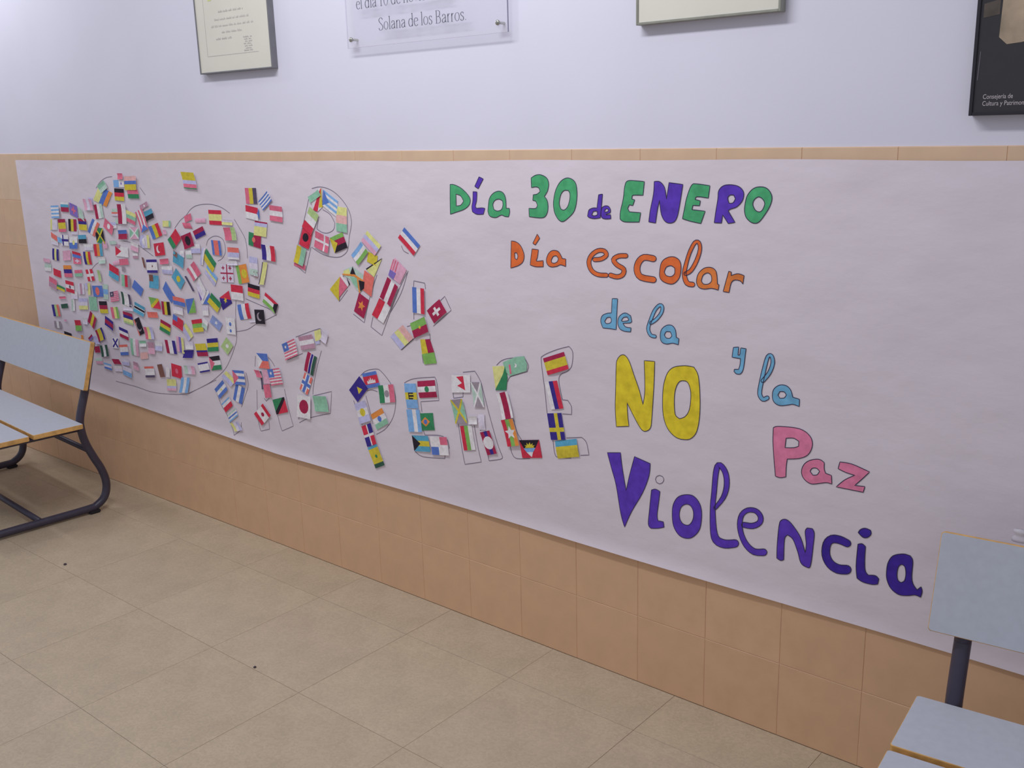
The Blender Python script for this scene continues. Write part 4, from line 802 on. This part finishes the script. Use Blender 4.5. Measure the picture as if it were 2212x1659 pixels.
# ------------------------------------------------------------------ framed pictures on the plaster
M_ALU = mat('grey_metal_frame', (96, 96, 100), rough=0.4, spec=0.5, metallic=0.0, var=0.04)
M_BLK = mat('black_frame', (28, 26, 34), rough=0.4, spec=0.5)
M_CREAM = mat('cream_paper', (180, 177, 168), rough=0.7, spec=0.2, var=0.015, scale=8)
M_TXT = mat('faint_grey_print', (158, 153, 150), rough=0.8)
M_TXT2 = mat('darker_grey_print', (146, 140, 142), rough=0.8)
M_POSTER = mat('dark_poster_print', (44, 43, 47), rough=0.45, spec=0.35, var=0.1, scale=6)
def frame(name, x0, x1, z0, z1, d, w, mf, mback, label, cat):
    t = empty(name, ((x0 + x1) / 2, 0.003, z0)); tag(t, label, cat)
    cx_ = (x0 + x1) / 2
    def rail(lo, hi): 
        me = box_me('frame_rail', lo, hi, .0008); o = link('frame_rail', me, [mf]); me.transform(Matrix.Translation((-cx_, -.003, -z0))); o.parent = t; return o
    y0, y1 = 0.003, -d
    rail((x0, y1, z0), (x0 + w, y0, z1)); rail((x1 - w, y1, z0), (x1, y0, z1))
    rail((x0 + w, y1, z0), (x1 - w, y0, z0 + w)); rail((x0 + w, y1, z1 - w), (x1 - w, y0, z1))
    me = box_me('backing_sheet', (x0 + w, -d + .003, z0 + w), (x1 - w, y0 - .001, z1 - w)); o = link('backing_sheet', me, [mback]); me.transform(Matrix.Translation((-cx_, -.003, -z0))); o.parent = t
    return t, (cx_, .003, z0)
def sub(o, t, org): o.data.transform(Matrix.Translation((-org[0], -org[1], -org[2]))); o.parent = t; return o
# cream certificate
t, org = frame('framed_certificate', -1.324, -.934, 1.6455, 2.20, .020, .0045, M_ALU, M_CREAM, 'grey framed cream certificate hanging on white wall left of the acrylic sign', 'picture')
def flat(name, polys, y, m, t, org):
    V = []; F = []
    for p in polys:
        bse = len(V); V += [(x, y, z) for x, z in p]; F.append(tuple(range(bse, bse + len(p))))
    o = mesh(name, V, F, [m]); fix_normals(o); return sub(o, t, org)
yy = -.0174
def word_line(x0, x1, z, h):
    out = []; x = x0; rnd = random.Random(int(x0 * -1000 + z * 999))
    while x < x1 - .004:
        w = rnd.uniform(.012, .034); e = min(x + w, x1)
        c = x
        while c < e - .001:                              # tiny letter strokes, too small to read in the photograph
            hh = h * rnd.choice((.6, .6, .6, 1.0)); out.append([(c, z), (c + .0014, z), (c + .0014, z + hh), (c, z + hh)]); c += .0026
        x = e + .005
    return out
pl = []
for x0, x1, z in ((-1.195, -1.062, 1.829), (-1.219, -1.034, 1.806), (-1.240, -1.015, 1.786), (-1.184, -1.077, 1.766), (-1.219, -1.134, 1.747)):
    pl += word_line(x0, x1, z, .007)
flat('printed_text', pl, yy, M_TXT, t, org)
flat('ruled_border', [[(-1.275, 1.700), (-1.2735, 1.700), (-1.2735, 2.15), (-1.275, 2.15)], [(-1.275, 1.6985), (-1.00, 1.6985), (-1.00, 1.700), (-1.275, 1.700)]], yy, M_TXT, t, org)
se = []
for i in range(7): se += word_line(-1.072 + .004 * (i % 3), -1.028 - .004 * (i % 2), 1.745 - .0068 * i, .005)
flat('signature_stamp', se, yy - .0001, M_TXT2, t, org)
crest = mat('faded_crest_print', (176, 182, 128), rough=0.8)
flat('crest', [[(-1.247, 1.868), (-1.228, 1.868), (-1.225, 1.905), (-1.250, 1.905)]], yy, crest, t, org)
# empty looking cream picture
frame('framed_certificate', .399, .749, 1.664, 2.20, .020, .0055, mat('greenish_metal_frame', (120, 120, 112), rough=0.4, spec=0.5), M_CREAM, 'grey framed cream sheet on white wall right of the acrylic sign', 'picture')
# dark poster
t, org = frame('framed_poster', 1.131, 1.62, 1.4472, 2.10, .020, .006, M_BLK, M_POSTER, 'dark poster in black frame at the top right corner', 'poster')
M_PIC = mat('sepia_photo_print', (150, 134, 116), rough=0.5, spec=0.3, var=0.18, scale=16)
flat('printed_picture', [[(1.172, 1.583), (1.186, 1.570), (1.21, 1.572), (1.23, 1.576), (1.30, 1.58), (1.42, 1.575), (1.56, 1.58), (1.56, 2.02), (1.175, 2.02), (1.174, 1.66)]], yy, M_PIC, t, org)
flat('printed_picture', [[(1.1425, 1.618), (1.17, 1.622), (1.17, 1.648), (1.1425, 1.642)]], yy, mat('sepia_shadow_print', (78, 70, 66), var=0.15, scale=30), t, org)
flat('scratch', [[(1.1405, 1.510), (1.1418, 1.510), (1.1435, 1.560), (1.1422, 1.560)]], yy - .0001, mat('pale_scratch', (92, 88, 96)), t, org)
M_PTXT = mat('pale_poster_lettering', (165, 158, 164), rough=0.7)
def font_text(body, x, z, size, y, m, t, org, name='lettering'):
    cu = bpy.data.curves.new(name, 'FONT'); cu.body = body; cu.size = size; cu.extrude = 0.0; cu.resolution_u = 3
    tmp = bpy.data.objects.new(name, cu); COL.objects.link(tmp)
    dg = bpy.context.evaluated_depsgraph_get(); me = bpy.data.meshes.new_from_object(tmp.evaluated_get(dg))
    bpy.data.objects.remove(tmp); me.materials.clear()
    me.transform(Matrix.Translation((x, y, z)) @ Matrix.Diagonal((.78, 1, 1, 1)) @ Matrix.Rotation(math.pi / 2, 4, 'X'))
    o = link(name, me, [m]); return sub(o, t, org)
font_text('Consejería de', 1.1530, 1.4765, .0118, yy - .0002, M_PTXT, t, org)
font_text('Cultura y Patrimonio', 1.1530, 1.4645, .0118, yy - .0002, M_PTXT, t, org)

# ------------------------------------------------------------------ acrylic sign on stand-offs
def clear_mat(name, fac, tint, rough):
    m = bpy.data.materials.new(name); m.use_nodes = True; nt = m.node_tree; N = nt.nodes; nt.nodes.clear()
    out = N.new('ShaderNodeOutputMaterial'); tr = N.new('ShaderNodeBsdfTransparent'); tr.inputs[0].default_value = (*tint, 1)
    pr = N.new('ShaderNodeBsdfPrincipled'); pr.inputs['Base Color'].default_value = (.80, .78, .84, 1); pr.inputs['Roughness'].default_value = rough
    mx = N.new('ShaderNodeMixShader'); mx.inputs[0].default_value = fac
    nt.links.new(tr.outputs[0], mx.inputs[1]); nt.links.new(pr.outputs[0], mx.inputs[2]); nt.links.new(mx.outputs[0], out.inputs[0]); return m
M_ACR = clear_mat('clear_acrylic', 0.13, (.985, .985, .99), .08)
M_ACRE = clear_mat('acrylic_cut_edge', 0.35, (.86, .86, .90), .15)
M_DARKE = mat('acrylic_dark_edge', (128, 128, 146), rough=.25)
SX0, SX1, SZ0, SZ1, SY = -.5785, .0215, 1.6785, 2.05, -.021
sign = empty('acrylic_sign', ((SX0 + SX1) / 2, .003, SZ0)); org = ((SX0 + SX1) / 2, .003, SZ0)
tag(sign, 'clear acrylic sign with grey serif lettering on steel stand-offs, white wall', 'sign')
me = box_me('acrylic_plate', (SX0, SY, SZ0), (SX1, SY + .006, SZ1), .0006)
o = link('acrylic_plate', me, [M_ACR, M_ACRE])
me.materials.append(M_DARKE)
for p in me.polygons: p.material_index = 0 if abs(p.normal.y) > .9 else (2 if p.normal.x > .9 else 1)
sub(o, sign, org)
M_SCR = mat('steel_screw', (150, 150, 142), rough=.22, metallic=.9, spec=.5)
for sx_, sz_ in ((-.560, 1.7015), (-.009, 1.7030), (-.560, 2.02), (-.009, 2.02)):
    prof = [(.0, -.0265), (.0042, -.0262), (.0064, -.0245), (.0068, -.0215), (.0050, -.0208), (.0036, -.015), (.0036, .003)]
    V = []; F = []; n = 16
    for r_, y_ in prof:
        for k in range(n): V.append((sx_ + r_ * math.cos(2 * math.pi * k / n), y_, sz_ + r_ * math.sin(2 * math.pi * k / n)))
    for i in range(len(prof) - 1):
        for k in range(n): F.append((i * n + k, i * n + (k + 1) % n, (i + 1) * n + (k + 1) % n, (i + 1) * n + k))
    sub(mesh('standoff_screw', V, F, [M_SCR], smooth=True), sign, org)
GL = {'S': (.86, [[(.72, 1.28), (.6, 1.5), (.38, 1.54), (.14, 1.3), (.24, 1.0), (.6, .62), (.74, .32), (.56, .02), (.26, -.02), (.08, .26)]]),
 'o': (.80, ['ring', .40, .5, .31, .5]), '0': (.80, ['ring', .40, .76, .31, .78]),
 'l': (.38, [[(.19, 0), (.19, 1.62)], [(.06, 0), (.32, 0)], [(.08, 1.56), (.19, 1.62)]]),
 'a': (.74, [[(.14, .74), (.26, .98), (.46, .96), (.56, .74), (.56, .14), (.70, .02)], [(.56, .6), (.28, .48), (.11, .28), (.2, .02), (.38, .02), (.56, .2)]]),
 'n': (.86, [[(.19, 0), (.19, 1.0)], [(.06, 0), (.32, 0)], [(.19, .74), (.36, .97), (.58, .95), (.66, .72), (.66, 0)], [(.54, 0), (.80, 0)]]),
 'm': (1.3, [[(.19, 0), (.19, 1.0)], [(.19, .74), (.36, .97), (.56, .95), (.62, .72), (.62, 0)], [(.62, .74), (.8, .97), (1.0, .95), (1.06, .72), (1.06, 0)]]),
 'd': (.86, [[(.68, 0), (.68, 1.62)], [(.68, .8), (.48, .98), (.24, .9), (.11, .5), (.22, .1), (.44, .0), (.68, .2)], [(.56, 1.56), (.68, 1.62)]]),
 'b': (.86, [[(.19, 0), (.19, 1.62)], [(.19, .8), (.4, .98), (.64, .9), (.76, .5), (.64, .1), (.42, .0), (.19, .16)]]),
 'e': (.72, [[(.13, .58), (.62, .62), (.58, .88), (.38, 1.0), (.18, .84), (.1, .5), (.2, .12), (.42, -.01), (.66, .16)]]),
 's': (.62, [[(.5, .8), (.4, .98), (.24, .98), (.12, .8), (.2, .62), (.46, .4), (.5, .18), (.36, .0), (.18, .0), (.08, .2)]]),
 'B': (.96, [[(.22, 0), (.22, 1.52)], [(.06, 0), (.5, 0), (.76, .12), (.8, .42), (.66, .74), (.3, .8)], [(.06, 1.52), (.46, 1.52), (.68, 1.4), (.7, 1.1), (.6, .86), (.3, .8)]]),
 'r': (.56, [[(.19, 0), (.19, 1.0)], [(.06, 0), (.34, 0)], [(.19, .7), (.34, .96), (.5, .94)]]),
 'i': (.38, [[(.19, 0), (.19, 1.0)], [(.06, 0), (.32, 0)], [(.16, 1.34), (.22, 1.34)]]),
 'í': (.38, [[(.19, 0), (.19, 1.0)], [(.06, 0), (.32, 0)], [(.14, 1.24), (.34, 1.56)]]),
 'v': (.74, [[(.06, 1.0), (.36, 0), (.66, 1.0)]]),
 '1': (.74, [[(.38, 0), (.38, 1.54)], [(.2, 1.36), (.38, 1.54)], [(.22, 0), (.54, 0)]]),
 '.': (.36, [[(.12, .06), (.22, .06)]]), ' ': (.36, [])}
M_SIGN = mat('grey_sign_lettering', (92, 94, 106), rough=.6)
def serif_line(body, x, z, sx, sz, y, name):
    V = []; F = []
    for ch in body:
        adv, st = GL[ch]
        if st and st[0] == 'ring':
            _, cx_, cz_, rx, rz_ = st; n = 20; base = len(V)
            for k in range(n):
                a_ = 2 * math.pi * k / n; w = .045 + .075 * abs(math.cos(a_))
                for s in (-.5, .5): V.append((x + (cx_ + (rx + s * w) * math.cos(a_)) * sx, y, z + (cz_ + (rz_ + s * w) * math.sin(a_)) * sz))
            for k in range(n): j = (k + 1) % n; F.append((base + 2 * k, base + 2 * k + 1, base + 2 * j + 1, base + 2 * j))
        else:
            for s in st:
                q = catmull(s, 4) if len(s) > 3 else s; base = len(V)
                for i, p in enumerate(q):
                    a_, c_ = q[max(i - 1, 0)], q[min(i + 1, len(q) - 1)]; dx, dz = c_[0] - a_[0], c_[1] - a_[1]; L_ = math.hypot(dx, dz) or 1
                    w = (.045 + .085 * abs(dz) / L_) / 2 * (2.2 if ch == '.' or (ch == 'i' and p[1] > 1.2) else 1)
                    V.append((x + (p[0] - dz / L_ * w) * sx, y, z + (p[1] + dx / L_ * w) * sz)); V.append((x + (p[0] + dz / L_ * w) * sx, y, z + (p[1] - dx / L_ * w) * sz))
                for i in range(len(q) - 1): F.append((base + 2 * i, base + 2 * i + 1, base + 2 * i + 3, base + 2 * i + 2))
        x += adv * sx
    o = mesh(name, V, F, [M_SIGN]); fix_normals(o); return sub(o, sign, org)
def width(body): return sum(GL[c][0] for c in body)
sx = .332 / width('Solana de los Barros.')
serif_line('Solana de los Barros.', -.445, 1.7185, sx, .0205, SY - .0003, 'lettering')
serif_line('el día 10 de noviembre', -.532, 1.7805, sx, .0205, SY - .0003, 'lettering')

# ------------------------------------------------------------------ small things
M_CLR = clear_mat('clear_plastic', .5, (.9, .9, .92), .1)
hook = empty('plastic_hook', (1.318, -.142, .688)); tag(hook, 'small clear plastic lump on top edge of the right bench back', 'clip')
V = []; F = []
prof = [(.000, .0), (.013, .0), (.014, .006), (.010, .010), (.009, .014), (.012, .018), (.011, .023), (.0, .024)]
n = 14
for r_, z_ in prof:
    for k in range(n): V.append((r_ * math.cos(2 * math.pi * k / n), r_ * .6 * math.sin(2 * math.pi * k / n), z_))
for i in range(len(prof) - 1):
    for k in range(n): F.append((i * n + k, i * n + (k + 1) % n, (i + 1) * n + (k + 1) % n, (i + 1) * n + k))
mesh('body', V, F, [M_CLR], parent=hook, smooth=True)
M_DIRT = mat('dark_crumb', (62, 54, 60), rough=.9)
for i, (x, y, r_, lab) in enumerate(((-1.608, -.573, .0055, 'dark crumb lying on the floor in front of the left bench'), (-.487, -.588, .0042, 'tiny dark crumb on a floor tile joint, mid floor'))):
    bm = bmesh.new(); bmesh.ops.create_icosphere(bm, subdivisions=2, radius=r_)
    for v in bm.verts: v.co *= random.uniform(.8, 1.15); v.co.z *= .6
    me = bpy.data.meshes.new('floor_crumb'); bm.to_mesh(me); bm.free()
    o = link('floor_crumb', me, [M_DIRT]); o.location = (x, y, r_ * .5); tag(o, lab, 'crumb')
